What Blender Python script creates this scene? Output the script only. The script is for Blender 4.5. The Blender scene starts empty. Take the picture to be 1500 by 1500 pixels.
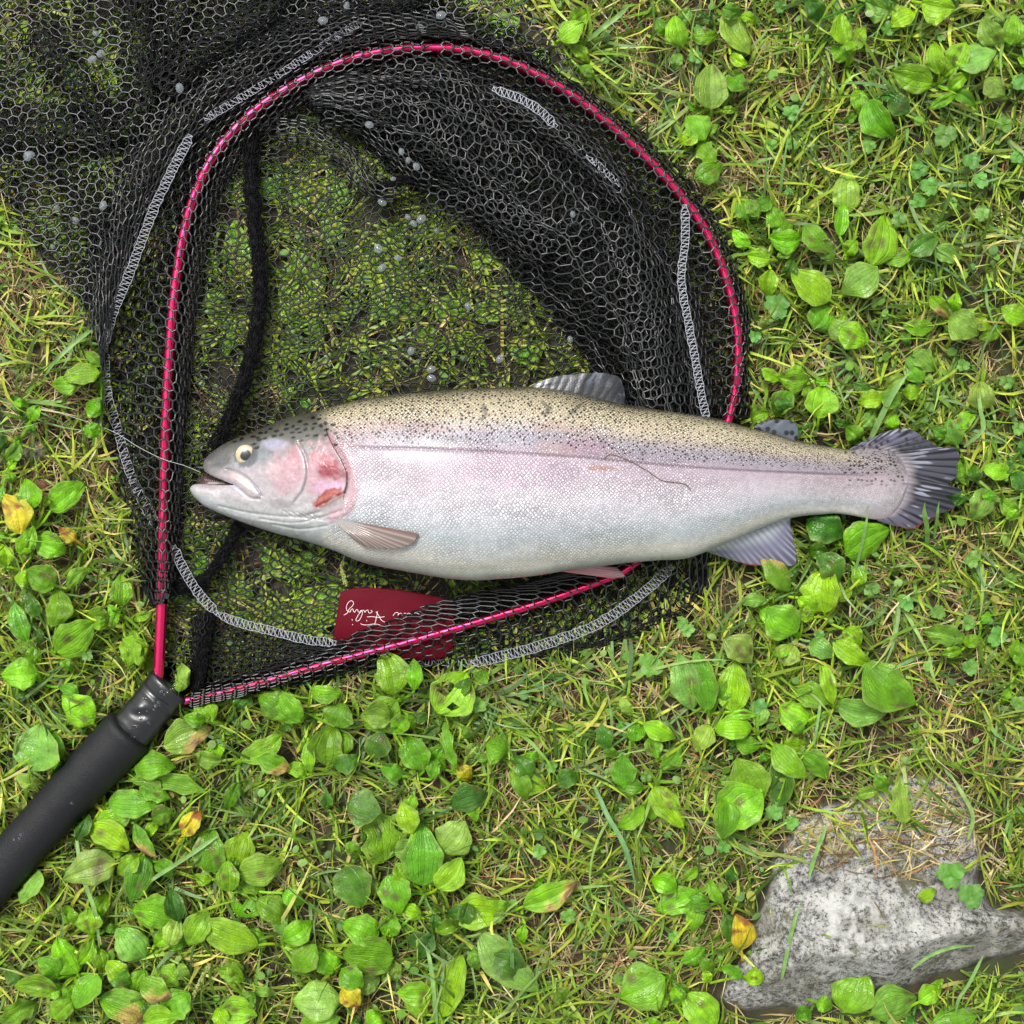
import bpy, math, random
import numpy as np

# ------------------------------------------------------------------ camera, world, sun, exposure
SC = bpy.context.scene
K = 0.8 / 1500.0            # metres of ground per photo pixel
H = 0.90                    # camera height
cam_d = bpy.data.cameras.new('camera'); cam = bpy.data.objects.new('camera', cam_d)
SC.collection.objects.link(cam)
cam.location = (0, 0, H); cam.rotation_euler = (0, 0, 0)
cam_d.sensor_width = 36; cam_d.lens = 36 * H / 0.8
cam_d.clip_start = 0.01; cam_d.clip_end = 200
SC.camera = cam

SUN_EL, SUN_AZ = math.radians(58), math.radians(-35)     # overcast: a broad soft glow from upper left
w = bpy.data.worlds.new('World'); SC.world = w; w.use_nodes = True
wn, wl = w.node_tree.nodes, w.node_tree.links
wn.clear()
wo = wn.new('ShaderNodeOutputWorld'); wb = wn.new('ShaderNodeBackground'); sky = wn.new('ShaderNodeTexSky')
hs = wn.new('ShaderNodeHueSaturation')
sky.sky_type = 'NISHITA'; sky.sun_disc = False
sky.sun_elevation = SUN_EL; sky.sun_rotation = SUN_AZ
sky.dust_density = 4; sky.air_density = 1.5
hs.inputs['Saturation'].default_value = 0.10
wl.new(sky.outputs[0], hs.inputs['Color']); wl.new(hs.outputs[0], wb.inputs[0]); wl.new(wb.outputs[0], wo.inputs[0])
wb.inputs[1].default_value = 0.085
sd = bpy.data.lights.new('sun', 'SUN'); sd.energy = 1.5; sd.angle = math.radians(16); sd.color = (1, .97, .92)
so = bpy.data.objects.new('sun', sd); SC.collection.objects.link(so)
sx, sy, sz = math.sin(SUN_AZ) * math.cos(SUN_EL), math.cos(SUN_AZ) * math.cos(SUN_EL), math.sin(SUN_EL)
from mathutils import Vector
so.rotation_euler = Vector((sx, sy, sz)).to_track_quat('Z', 'Y').to_euler(); so.location = (sx * 3, sy * 3, sz * 3)
VS = SC.view_settings
VS.view_transform = 'Standard'; VS.look = 'None'; VS.gamma = 1; VS.use_curve_mapping = False
VS.exposure = 1.06
SC.render.engine = 'CYCLES'
SC.cycles.max_bounces = 6; SC.cycles.transparent_max_bounces = 8

# ------------------------------------------------------------------ helpers
RS = np.random.RandomState(7)

def P(px, py, z=0.0):
    """photo pixel seen at height z (mm) -> world metres"""
    px, py, z = np.broadcast_arrays(np.asarray(px, float), np.asarray(py, float), np.asarray(z, float) / 1000.0)
    f = K * (1 - z / H)
    return np.stack([(px - 750) * f, (750 - py) * f, z], -1)

def lin(c):
    c = np.asarray(c, float) / 255.0
    return np.where(c <= .04045, c / 12.92, ((c + .055) / 1.055) ** 2.4)

def _hash(ix, iy, seed):
    n = (ix.astype(np.int64) * 374761393 + iy.astype(np.int64) * 668265263 + seed * 1274126177) & 0xffffffff
    n = ((n ^ (n >> 13)) * 1274126177) & 0xffffffff
    return ((n ^ (n >> 16)) & 0xffff) / 65535.0

def vn(x, y, seed=0):
    x = np.asarray(x, float); y = np.asarray(y, float)
    ix, iy = np.floor(x), np.floor(y); fx, fy = x - ix, y - iy
    fx = fx * fx * (3 - 2 * fx); fy = fy * fy * (3 - 2 * fy)
    a = _hash(ix, iy, seed); b = _hash(ix + 1, iy, seed); c = _hash(ix, iy + 1, seed); d = _hash(ix + 1, iy + 1, seed)
    return (a * (1 - fx) + b * fx) * (1 - fy) + (c * (1 - fx) + d * fx) * fy

def fbm(x, y, seed=0, o=3):
    r, a, t = 0, 1, 0
    for k in range(o):
        r = r + a * vn(np.asarray(x) * 2 ** k, np.asarray(y) * 2 ** k, seed + k * 17); t += a; a *= .5
    return r / t * 2 - 1

def sstep(a, b, x):
    t = np.clip((np.asarray(x, float) - a) / (b - a), 0, 1); return t * t * (3 - 2 * t)

def catmull(pts, n):
    """smooth curve through pts (any dimension), n points evenly spaced by length"""
    p = np.asarray(pts, float); m = len(p)
    if m == 2:
        return p[0] + (p[1] - p[0]) * np.linspace(0, 1, n)[:, None]
    q = np.vstack([2 * p[0] - p[1], p, 2 * p[-1] - p[-2]]); out = []
    for i in range(m - 1):
        a, b, c, d = q[i:i + 4]; t = np.linspace(0, 1, 12, endpoint=False)[:, None]
        out.append(.5 * ((2 * b) + (-a + c) * t + (2 * a - 5 * b + 4 * c - d) * t ** 2 + (-a + 3 * b - 3 * c + d) * t ** 3))
    o = np.vstack(out + [p[-1:]])
    L = np.r_[0, np.cumsum(np.linalg.norm(np.diff(o[:, :2], axis=0), axis=1))]
    s = np.linspace(0, L[-1], n)
    return np.stack([np.interp(s, L, o[:, k]) for k in range(o.shape[1])], 1)

def plen(p):
    return float(np.linalg.norm(np.diff(np.asarray(p, float)[:, :2], axis=0), axis=1).sum())

def inpoly(x, y, poly):
    x = np.asarray(x, float); y = np.asarray(y, float); r = np.zeros(np.broadcast(x, y).shape, bool)
    n = len(poly); j = n - 1
    for i in range(n):
        xi, yi = poly[i]; xj, yj = poly[j]
        if yi != yj:
            r ^= ((yi > y) != (yj > y)) & (x < (xj - xi) * (y - yi) / (yj - yi) + xi)
        j = i
    return r

def dline(x, y, pts):
    """distance to a polyline, and the parameter 0..1 of the nearest point"""
    x = np.asarray(x, float); y = np.asarray(y, float)
    best = np.full(x.shape, 1e9); tt = np.zeros(x.shape); n = len(pts) - 1
    for i in range(n):
        ax, ay = pts[i][:2]; bx, by = pts[i + 1][:2]; dx, dy = bx - ax, by - ay
        t = np.clip(((x - ax) * dx + (y - ay) * dy) / (dx * dx + dy * dy + 1e-9), 0, 1)
        d = np.hypot(x - ax - t * dx, y - ay - t * dy); m = d < best
        best = np.where(m, d, best); tt = np.where(m, (i + t) / n, tt)
    return best, tt

COL = SC.collection

def mesh(name, V, F, mat=None, parent=None, col=None, uv=None, smooth=True, attrs=None):
    V = np.asarray(V, np.float32).reshape(-1, 3); F = np.asarray(F, np.int32)
    if parent is not None:
        V = V - np.array(parent.location, np.float32)
        pp = parent.parent
        while pp is not None:
            V = V - np.array(pp.location, np.float32); pp = pp.parent
    me = bpy.data.meshes.new(name); k = F.shape[1]; nf = len(F)
    me.vertices.add(len(V)); me.vertices.foreach_set('co', V.ravel())
    me.loops.add(nf * k); me.loops.foreach_set('vertex_index', F.ravel())
    me.polygons.add(nf)
    me.polygons.foreach_set('loop_start', np.arange(0, nf * k, k, dtype=np.int32))
    me.polygons.foreach_set('loop_total', np.full(nf, k, np.int32))
    me.update(calc_edges=True)
    if smooth: me.polygons.foreach_set('use_smooth', np.ones(nf, bool))
    if col is not None:
        c = np.ones((len(V), 4), np.float32); c[:, :3] = col
        a = me.color_attributes.new('Col', 'FLOAT_COLOR', 'POINT'); a.data.foreach_set('color', c.ravel())
    for an, av in (attrs or {}).items():
        a = me.attributes.new(an, 'FLOAT', 'POINT'); a.data.foreach_set('value', np.asarray(av, np.float32).ravel())
    if uv is not None:
        u = me.uv_layers.new(name='UVMap'); u.data.foreach_set('uv', np.asarray(uv, np.float32)[F.ravel()].ravel())
    me.validate(clean_customdata=False)
    if mat: me.materials.append(mat)
    o = bpy.data.objects.new(name, me); COL.objects.link(o)
    if parent is not None: o.parent = parent
    return o

def grid_faces(n, m, wrap=False):
    i, j = np.meshgrid(np.arange(n - 1), np.arange(m if wrap else m - 1), indexing='ij')
    a = i * m + j; b = i * m + (j + 1) % m
    return np.stack([a, a + m, b + m, b], -1).reshape(-1, 4)

def thing(name, label, cat, loc, group=None):
    o = bpy.data.objects.new(name, None); COL.objects.link(o); o.location = [float(v) for v in loc]
    o.empty_display_size = .02
    o['label'] = label; o['category'] = cat
    if group: o['group'] = group
    return o

def tube_path(pts, rad, ns=12, flat=1.0, caps=True, closed=False):
    """pts Nx3 world, rad scalar or N (metres); flat = height/width"""
    p = np.asarray(pts, float); n = len(p); rad = np.broadcast_to(np.asarray(rad, float), (n,))
    if closed: d = np.roll(p, -1, 0) - np.roll(p, 1, 0)
    else: d = np.gradient(p, axis=0)
    d /= np.linalg.norm(d, axis=1)[:, None] + 1e-12
    up = np.array([0, 0, 1.0]); a = np.cross(d, up); a /= np.linalg.norm(a, axis=1)[:, None] + 1e-12
    b = np.cross(a, d)
    t = np.linspace(0, 2 * np.pi, ns, endpoint=False)
    V = p[:, None] + rad[:, None, None] * (np.cos(t)[None, :, None] * a[:, None] + flat * np.sin(t)[None, :, None] * b[:, None])
    F = grid_faces(n, ns, True)
    V = V.reshape(-1, 3)
    if closed:
        j = np.arange(ns); F = np.vstack([F, np.stack([(n - 1) * ns + j, j, (j + 1) % ns, (n - 1) * ns + (j + 1) % ns], -1)])
    elif caps:
        V = np.vstack([V, p[:1], p[-1:]]); j = np.arange(ns); c0, c1 = n * ns, n * ns + 1
        r = (n - 1) * ns
        # caps as quads: fan in pairs
        jj = np.arange(0, ns, 2)
        F = np.vstack([F, np.stack([np.full(len(jj), c0), jj, (jj + 1) % ns, (jj + 2) % ns], -1),
                       np.stack([np.full(len(jj), c1), r + (jj + 2) % ns, r + (jj + 1) % ns, r + jj], -1)])
    return V, F

def threads(A, B, r, k=4, squash=.8):
    """tiny prisms from A to B (Nx3), radius r (N or scalar)"""
    A = np.asarray(A, float); B = np.asarray(B, float); n = len(A)
    d = B - A; L = np.linalg.norm(d, axis=1)[:, None] + 1e-9; d = d / L
    e = np.broadcast_to(np.asarray(r, float), (n,))[:, None]
    A = A - d * e * .7; B = B + d * e * .7
    a = np.cross(d, [0, 0, 1.0]); la = np.linalg.norm(a, axis=1)[:, None]
    a = np.where(la < 1e-3, np.array([1.0, 0, 0]), a / (la + 1e-9)); b = np.cross(a, d)
    t = np.arange(k) * 2 * np.pi / k + np.pi / 4
    off = e[:, :, None] * (np.cos(t)[None, :, None] * a[:, None] + squash * np.sin(t)[None, :, None] * b[:, None])
    V = np.concatenate([A[:, None] + off, B[:, None] + off], 1).reshape(-1, 3)
    j = np.arange(k); f = np.stack([j, k + j, k + (j + 1) % k, (j + 1) % k], -1)
    F = (np.arange(n)[:, None, None] * 2 * k + f[None]).reshape(-1, 4)
    return V, F

def join(parts):
    V, F, o = [], [], 0
    for v, f in parts:
        V.append(v); F.append(f + o); o += len(v)
    return np.vstack(V), np.vstack(F)

# ------------------------------------------------------------------ materials
def newmat(name):
    m = bpy.data.materials.new(name); m.use_nodes = True
    nt = m.node_tree; b = nt.nodes['Principled BSDF']; return m, nt, b

def N(nt, t, **kw):
    n = nt.nodes.new('ShaderNode' + t)
    for k, v in kw.items():
        if k in n.inputs: n.inputs[k].default_value = v
        else: setattr(n, k, v)
    return n

def simple(name, c, rough=.5, metal=0, spec=.5, bump=0, bscale=300, coat=0, var=0, alpha=1):
    m, nt, b = newmat(name)
    b.inputs['Base Color'].default_value = (*[float(v) for v in c], 1); b.inputs['Roughness'].default_value = rough
    b.inputs['Metallic'].default_value = metal; b.inputs['Specular IOR Level'].default_value = spec
    b.inputs['Coat Weight'].default_value = coat; b.inputs['Coat Roughness'].default_value = .15
    b.inputs['Alpha'].default_value = alpha
    tc = N(nt, 'TexCoord')
    if bump:
        n = N(nt, 'TexNoise', Scale=bscale, Detail=3.0); bp = N(nt, 'Bump', Strength=bump, Distance=.001)
        nt.links.new(tc.outputs['Object'], n.inputs['Vector']); nt.links.new(n.outputs['Fac'], bp.inputs['Height'])
        nt.links.new(bp.outputs[0], b.inputs['Normal'])
    if var:
        n = N(nt, 'TexNoise', Scale=bscale * .3, Detail=4.0); mp = N(nt, 'MapRange'); mp.inputs['To Min'].default_value = 1 - var
        mp.inputs['To Max'].default_value = 1 + var
        mx = N(nt, 'VectorMath', operation='SCALE'); mx.inputs[0].default_value = [float(v) for v in c]
        nt.links.new(tc.outputs['Object'], n.inputs['Vector']); nt.links.new(n.outputs['Fac'], mp.inputs['Value'])
        nt.links.new(mp.outputs[0], mx.inputs['Scale']); nt.links.new(mx.outputs[0], b.inputs['Base Color'])
    return m

def plantmat(name, rough, trans, veins=False, spec=.5):
    m, nt, b = newmat(name); L = nt.links
    at = N(nt, 'Attribute', attribute_name='Col')
    col = at.outputs['Color']
    tc = N(nt, 'TexCoord')
    b.inputs['Specular IOR Level'].default_value = spec
    b.inputs['Roughness'].default_value = rough
    if veins:
        uv = N(nt, 'UVMap'); sp = N(nt, 'SeparateXYZ'); L.new(uv.outputs[0], sp.inputs[0])
        mu = N(nt, 'Math', operation='MULTIPLY'); mu.inputs[1].default_value = 3.0; L.new(sp.outputs[0], mu.inputs[0])
        ad = N(nt, 'Math', operation='ADD'); ad.inputs[1].default_value = 10.5; L.new(mu.outputs[0], ad.inputs[0])
        fr = N(nt, 'Math', operation='FRACT'); L.new(ad.outputs[0], fr.inputs[0])
        sb = N(nt, 'Math', operation='SUBTRACT'); sb.inputs[1].default_value = .5; L.new(fr.outputs[0], sb.inputs[0])
        ab = N(nt, 'Math', operation='ABSOLUTE'); L.new(sb.outputs[0], ab.inputs[0])
        vr = N(nt, 'MapRange', interpolation_type='SMOOTHSTEP'); vr.inputs['From Min'].default_value = 0
        vr.inputs['From Max'].default_value = .14; vr.inputs['To Min'].default_value = 1; vr.inputs['To Max'].default_value = 0
        L.new(ab.outputs[0], vr.inputs['Value'])
        n = N(nt, 'TexNoise', Scale=110.0, Detail=3.0); L.new(tc.outputs['Object'], n.inputs['Vector'])
        n3 = N(nt, 'TexNoise', Scale=650.0, Detail=2.0); L.new(tc.outputs['Object'], n3.inputs['Vector'])
        # blotchy green and paler veins
        mp = N(nt, 'MapRange'); mp.inputs['From Min'].default_value = .3; mp.inputs['From Max'].default_value = .7
        mp.inputs['To Min'].default_value = .68; mp.inputs['To Max'].default_value = 1.22; L.new(n.outputs['Fac'], mp.inputs['Value'])
        v1 = N(nt, 'VectorMath', operation='SCALE'); L.new(col, v1.inputs[0]); L.new(mp.outputs[0], v1.inputs['Scale'])
        mx = N(nt, 'Mix', data_type='RGBA', blend_type='MIX'); L.new(v1.outputs[0], mx.inputs[6])
        mx.inputs[7].default_value = (.26, .44, .06, 1)
        vm = N(nt, 'Math', operation='MULTIPLY'); vm.inputs[1].default_value = .17; L.new(vr.outputs[0], vm.inputs[0])
        L.new(vm.outputs[0], mx.inputs[0]); col = mx.outputs[2]
        h1 = N(nt, 'Math', operation='MULTIPLY'); h1.inputs[1].default_value = -.55; L.new(vr.outputs[0], h1.inputs[0])
        h2 = N(nt, 'Math', operation='ADD'); L.new(h1.outputs[0], h2.inputs[0])
        nm = N(nt, 'Math', operation='MULTIPLY'); nm.inputs[1].default_value = 2.6; L.new(n.outputs['Fac'], nm.inputs[0]); L.new(nm.outputs[0], h2.inputs[1])
        h3 = N(nt, 'Math', operation='ADD'); L.new(h2.outputs[0], h3.inputs[0]); L.new(n3.outputs['Fac'], h3.inputs[1])
        bp = N(nt, 'Bump', Strength=.75, Distance=.0009); L.new(h3.outputs[0], bp.inputs['Height'])
        L.new(bp.outputs[0], b.inputs['Normal'])
        # wet patches: smoother here, drier there
        rr = N(nt, 'MapRange'); rr.inputs['From Min'].default_value = .42; rr.inputs['From Max'].default_value = .62
        rr.inputs['To Min'].default_value = .55; rr.inputs['To Max'].default_value = .14
        n2 = N(nt, 'TexNoise', Scale=55.0, Detail=1.0); L.new(tc.outputs['Object'], n2.inputs['Vector'])
        L.new(n2.outputs['Fac'], rr.inputs['Value']); L.new(rr.outputs[0], b.inputs['Roughness'])
    else:
        n = N(nt, 'TexNoise', Scale=160.0, Detail=3.0); L.new(tc.outputs['Object'], n.inputs['Vector'])
        mp = N(nt, 'MapRange'); mp.inputs['From Min'].default_value = .3; mp.inputs['From Max'].default_value = .7
        mp.inputs['To Min'].default_value = .75; mp.inputs['To Max'].default_value = 1.2; L.new(n.outputs['Fac'], mp.inputs['Value'])
        v1 = N(nt, 'VectorMath', operation='SCALE'); L.new(col, v1.inputs[0]); L.new(mp.outputs[0], v1.inputs['Scale']); col = v1.outputs[0]
    L.new(col, b.inputs['Base Color'])
    tr = N(nt, 'BsdfTranslucent'); L.new(col, tr.inputs['Color'])
    ms = N(nt, 'MixShader'); ms.inputs[0].default_value = trans
    L.new(b.outputs[0], ms.inputs[1]); L.new(tr.outputs[0], ms.inputs[2])
    L.new(ms.outputs[0], nt.nodes['Material Output'].inputs['Surface'])
    return m

M_LEAF = plantmat('leaf_green', .35, .22, True, spec=.5)
M_GRASS = plantmat('grass_blade', .42, .2, spec=.3)
M_STRAW = plantmat('dry_grass', .6, .15, spec=.2)
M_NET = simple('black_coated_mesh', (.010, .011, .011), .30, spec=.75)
M_NETLOW = simple('black_coated_mesh_shaded', (.005, .0055, .006), .5, spec=.2)  # darker, duller copy of the mesh: shade of lower layers put into the colour
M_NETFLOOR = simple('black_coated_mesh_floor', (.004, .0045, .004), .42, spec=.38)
M_CORD = simple('black_cord', (.004, .004, .005), .75, spec=.15, bump=.8, bscale=900)
M_RED = simple('red_anodised_metal', (.74, .030, .135), .22, metal=.88, bump=.05, bscale=60)
M_FOAM = simple('black_foam', (.0075, .008, .0095), .52, bump=.5, bscale=1200, var=.4, spec=.32)
M_SHRINK = simple('black_shrink_rubber', (.010, .011, .012), .30, bump=.3, bscale=90, spec=.6)
M_WHITE = simple('white_thread', (.36, .37, .42), .6, spec=.2)
M_LABEL = simple('dark_red_vinyl', (.105, .001, .009), .55, bump=.3, bscale=1500, spec=.12)
M_PRINT = simple('silver_print', (.78, .66, .68), .5)
M_FILM = simple('water_film', (.26, .29, .31), .06, alpha=.42, spec=.8)
M_DROP, _nt, _b = newmat('water_bead'); _b.inputs['Roughness'].default_value = .02; _b.inputs['IOR'].default_value = 1.33
_b.inputs['Transmission Weight'].default_value = 1.0
# ------------------------------------------------------------------ outlines (photo pixels)
HOOP_A = [(229,1003),(232,985),(235,930),(237,880),(239,790),(241,700),(246,560),(256,430),(275,320),(310,235),(365,170),(430,125),(500,92),(570,75),(640,71)]
HOOP_B = [(640,71),(700,78),(760,97),(830,135),(890,180),(950,235),(1000,290),(1040,350),(1067,420),(1080,490),(1078,560),(1067,615),(1040,690),(985,775),(920,832)]
HOOP_C = [(920,832),(880,851),(800,880),(700,911),(600,940),(500,966),(400,995),(330,1014),(275,1026),(255,1031)]
HOOP = HOOP_A + HOOP_B[1:] + HOOP_C[1:]
FISH_TOP = [(288,684),(289.2,677),(293.5,670),(306,661),(324,651),(345,642.5),(371,632.5),(392,623.5),(418,613),(460,603),(520,587),(580,578),(640,573),(700,569),(780,567),(855,579),(909,591),(990,604),(1050,613),(1090,624),(1168,645),(1240,658),(1270,656),(1300,660),(1318,672),(1330,694)]
FISH_BOT = [(278,717),(283,726),(295,738),(310,747),(355,765),(400,780),(445,792),(490,807),(535,825),(610,840),(660,848),(705,850),(780,844),(825,837),(900,827),(960,821),(1000,819),(1035,808),(1144,763),(1210,753),(1240,754),(1282,761),(1302,757),(1318,740),(1330,712)]
FLAP = [(-90,230),(0,290),(60,372),(150,482),(168,440),(215,310),(290,190),(420,95),(560,72),(700,76),(860,118),(810,56),(768,0),(750,-90),(-90,-90)]
NET_OUT = [(228,888),(205,830),(183,760),(165,690),(152,600),(148,480),(100,410),(0,285),(-90,225),(-90,-90),(752,-90),(768,0),(810,56),(865,125),(960,205),(1012,260),(1058,330),(1090,400),(1101,470),(1102,560),(1100,620),(1045,800),(1040,860),(1017,897),(967,920),(900,947),(833,960),(717,977),(620,980),(463,1000),(272,1038),(285,960),(290,890),(262,870)]
HANDLE = [(193,1069),(152,1111),(110,1155),(62,1207),(20,1254),(-55,1337)]
ROCK = [(1128,1262),(1165,1205),(1210,1180),(1260,1160),(1330,1130),(1395,1145),(1430,1190),(1440,1240),(1430,1290),(1450,1330),(1500,1336),(1580,1330),(1580,1375),(1500,1396),(1430,1412),(1340,1445),(1250,1458),(1180,1475),(1095,1482),(1062,1462),(1063,1428),(1098,1398),(1112,1330)]

HP = catmull(HOOP, 500)

# height limit map for the plants: what lies on them presses them down
GX0, GN, GS = -200, 480, 4.0
gx = GX0 + np.arange(GN) * GS; gX, gY = np.meshgrid(gx, gx, indexing='ij')
fish_poly = FISH_TOP + FISH_BOT[::-1]
def blur(a, n):
    for _ in range(n):
        a = (np.roll(a, 1, 0) + np.roll(a, -1, 0) + a * 2) / 4; a = (np.roll(a, 1, 1) + np.roll(a, -1, 1) + a * 2) / 4
    return a
ZL = np.full(gX.shape, 60.0)
m_net = inpoly(gX, gY, NET_OUT); m_fish = inpoly(gX, gY, fish_poly)
m_tail = inpoly(gX, gY, [(1240,650),(1300,625),(1360,640),(1410,660),(1420,720),(1400,745),(1340,775),(1280,765),(1240,760)]) | inpoly(gX, gY, [(1030,808),(1150,760),(1165,828),(1100,828)])
hd, ht = dline(gX, gY, HANDLE)
ZL = np.where(m_net, 7.0, ZL); ZL = np.where(m_fish, 8.0, ZL); ZL = np.where(m_tail, 9.0, ZL); ZL = np.where(hd < 40, 4.0, ZL)
ZL = np.where(dline(gX, gY, [(262,900),(229,1003),(205,1040)])[0] < 26, 7.0, ZL)
ZL = np.minimum(ZL, blur(np.minimum(ZL, 40), 3))
def zlim(px, py):
    i = np.clip(((np.asarray(px) - GX0) / GS), 0, GN - 2); j = np.clip(((np.asarray(py) - GX0) / GS), 0, GN - 2)
    i0 = i.astype(int); j0 = j.astype(int); fi = i - i0; fj = j - j0
    return (ZL[i0, j0] * (1 - fi) + ZL[i0 + 1, j0] * fi) * (1 - fj) + (ZL[i0, j0 + 1] * (1 - fi) + ZL[i0 + 1, j0 + 1] * fi) * fj
MNET = blur(m_net.astype(float), 2)
def isnet(px, py):
    i = np.clip(((np.asarray(px) - GX0) / GS).astype(int), 0, GN - 1); j = np.clip(((np.asarray(py) - GX0) / GS).astype(int), 0, GN - 1)
    return MNET[i, j]

# ------------------------------------------------------------------ soil
def soil_mat():
    m, nt, b = newmat('damp_soil'); L = nt.links
    tc = N(nt, 'TexCoord'); n = N(nt, 'TexNoise', Scale=45.0, Detail=6.0); n2 = N(nt, 'TexNoise', Scale=9.0, Detail=3.0)
    L.new(tc.outputs['Object'], n.inputs['Vector']); L.new(tc.outputs['Object'], n2.inputs['Vector'])
    r = N(nt, 'ValToRGB'); e = r.color_ramp.elements
    e[0].position = .3; e[0].color = (.010, .007, .004, 1); e[1].position = .72; e[1].color = (.075, .055, .028, 1)
    L.new(n.outputs['Fac'], r.inputs[0])
    r2 = N(nt, 'ValToRGB'); e = r2.color_ramp.elements
    e[0].position = .45; e[0].color = (0, 0, 0, 1); e[1].position = .65; e[1].color = (1, 1, 1, 1); L.new(n2.outputs['Fac'], r2.inputs[0])
    mx = N(nt, 'Mix', data_type='RGBA'); mx.inputs[7].default_value = (.035, .05, .012, 1)
    L.new(r2.outputs[0], mx.inputs[0]); L.new(r.outputs[0], mx.inputs[6]); L.new(mx.outputs[2], b.inputs['Base Color'])
    b.inputs['Roughness'].default_value = .8
    bp = N(nt, 'Bump', Strength=.8, Distance=.003); L.new(n.outputs['Fac'], bp.inputs['Height']); L.new(bp.outputs[0], b.inputs['Normal'])
    return m
def soil_z(px, py):
    return fbm(px / 70, py / 70, 5, 3) * 3.0 - 1.5
M_SOIL = soil_mat()
a = np.r_[-40000, -9000, -3000, -900, np.arange(-300, 1810, 15), 2400, 4500, 10500, 41500]
X, Y = np.meshgrid(a, a, indexing='ij')
V = P(X, Y, 0); V[..., 2] = soil_z(X, Y) / 1000 * ((X > -310) & (X < 1810) & (Y > -310) & (Y < 1810))
g = mesh('ground', V, grid_faces(len(a), len(a))[:, ::-1], M_SOIL); g['kind'] = 'structure'

# ------------------------------------------------------------------ rock
def rock_mat():
    m, nt, b = newmat('lichen_rock'); L = nt.links
    tc = N(nt, 'TexCoord')
    def noi(s, d=5.0, r=.6):
        n = N(nt, 'TexNoise', Scale=s, Detail=max(d, 8.0), Roughness=max(r, .72)); L.new(tc.outputs['Object'], n.inputs['Vector']); return n.outputs['Fac']
    def ramp(f, p0, c0, p1, c1):
        r = N(nt, 'ValToRGB'); e = r.color_ramp.elements; e[0].position = p0; e[0].color = (*c0, 1); e[1].position = p1; e[1].color = (*c1, 1)
        L.new(f, r.inputs[0]); return r.outputs[0]
    def mix(f, a_, b_, bt='MIX'):
        x = N(nt, 'Mix', data_type='RGBA', blend_type=bt); L.new(f, x.inputs[0])
        for s, v in ((6, a_), (7, b_)):
            if isinstance(v, tuple): x.inputs[s].default_value = (*v, 1)
            else: L.new(v, x.inputs[s])
        return x.outputs[2]
    base = ramp(noi(190.0, 8.0, .85), .42, (.028, .030, .030), .56, (.54, .53, .49))
    c = mix(ramp(noi(40.0, 5.0), .50, (0, 0, 0), .62, (1, 1, 1)), base, (.60, .595, .56))
    c = mix(ramp(noi(420.0, 3.0), .54, (0, 0, 0), .60, (1, 1, 1)), c, (.04, .04, .04))
    c = mix(ramp(noi(26.0, 4.0), .56, (0, 0, 0), .66, (1, 1, 1)), c, (.12, .125, .06))
    at = N(nt, 'Attribute', attribute_name='moss'); c = mix(at.outputs['Fac'], c, (.085, .075, .035))
    at2 = N(nt, 'Attribute', attribute_name='pale'); c = mix(at2.outputs['Fac'], c, (.66, .655, .63))
    L.new(c, b.inputs['Base Color']); b.inputs['Roughness'].default_value = .75
    bp = N(nt, 'Bump', Strength=1.0, Distance=.003); L.new(noi(220.0, 8.0, .8), bp.inputs['Height']); L.new(bp.outputs[0], b.inputs['Normal'])
    return m
xs = np.arange(1040, 1600, 2.6); ys = np.arange(1110, 1500, 2.6)
X, Y = np.meshgrid(xs, ys, indexing='ij')
Xw = X + 9 * fbm(X / 28, Y / 28, 31, 3); Yw = Y + 9 * fbm(X / 28, Y / 28, 32, 3)
ins = inpoly(Xw, Yw, ROCK); ed, _ = dline(Xw, Yw, ROCK + ROCK[:1]); sdist = np.where(ins, ed, -ed)
def rockh(X, Y, sdist):
    h = 27 * sstep(-3, 11, sdist) + 8 * sstep(8, 40, sdist); h = h * (.55 + .45 * sstep(1130, 1400, Y))
    h += 7 * np.exp(-(dline(X, Y, [(1135,1370),(1190,1405),(1300,1412),(1400,1372),(1500,1350)])[0] / 26) ** 2)
    rid = 1 - np.abs(fbm(X / 60 + .3 * Y / 60, Y / 34, 33, 4)) * 2
    h += sstep(-2, 14, sdist) * (5.5 * fbm(X / 62, Y / 50, 34, 4) + 1.9 * rid + 1.4 * fbm(X / 9, Y / 9, 36, 3))
    h -= 7 * np.exp(-(dline(X, Y, [(1150,1330),(1215,1290),(1260,1270),(1330,1290),(1370,1340)])[0] / 15) ** 2)
    yr = np.interp(X, [1050, 1120, 1190, 1300, 1400, 1600], [1415, 1392, 1404, 1410, 1372, 1348]) + 5 * fbm(X / 22, Y * 0, 35, 2)
    h = np.where(sdist > 0, np.minimum(h, np.maximum(36 - .75 * (Y - yr - 4), 6 + .5 * sdist)), h)
    h = np.where(sdist > 0, np.minimum(h, 14 + .60 * np.maximum(X - 1095 - .30 * (1400 - Y), 0) + 2 * fbm(X / 14, Y / 14, 38, 2)), h)
    h -= 10 * np.exp(-(((X - 1330) / 40) ** 2 + ((Y - 1250) / 45) ** 2))
    return h
Z = np.where(sdist > -14, rockh(X, Y, sdist), 0) - 8 * sstep(2, -14, sdist) - 2
V = P(X, Y, Z)
moss = np.clip(sstep(.1, .6, fbm(X / 40, Y / 40, 39, 3)) * .5 + sstep(9, 0, sdist) * .6 + np.exp(-(((X - 1150) / 45) ** 2 + ((Y - 1440) / 22) ** 2)) * .5, 0, .9)
pale = np.exp(-(((X - 1245) / 55) ** 2 + ((Y - 1345) / 55) ** 2)) * sstep(-.1, .3, fbm(X / 10, Y / 10, 40, 3)) * .8
ROCKZ = (xs, ys, Z)
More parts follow.
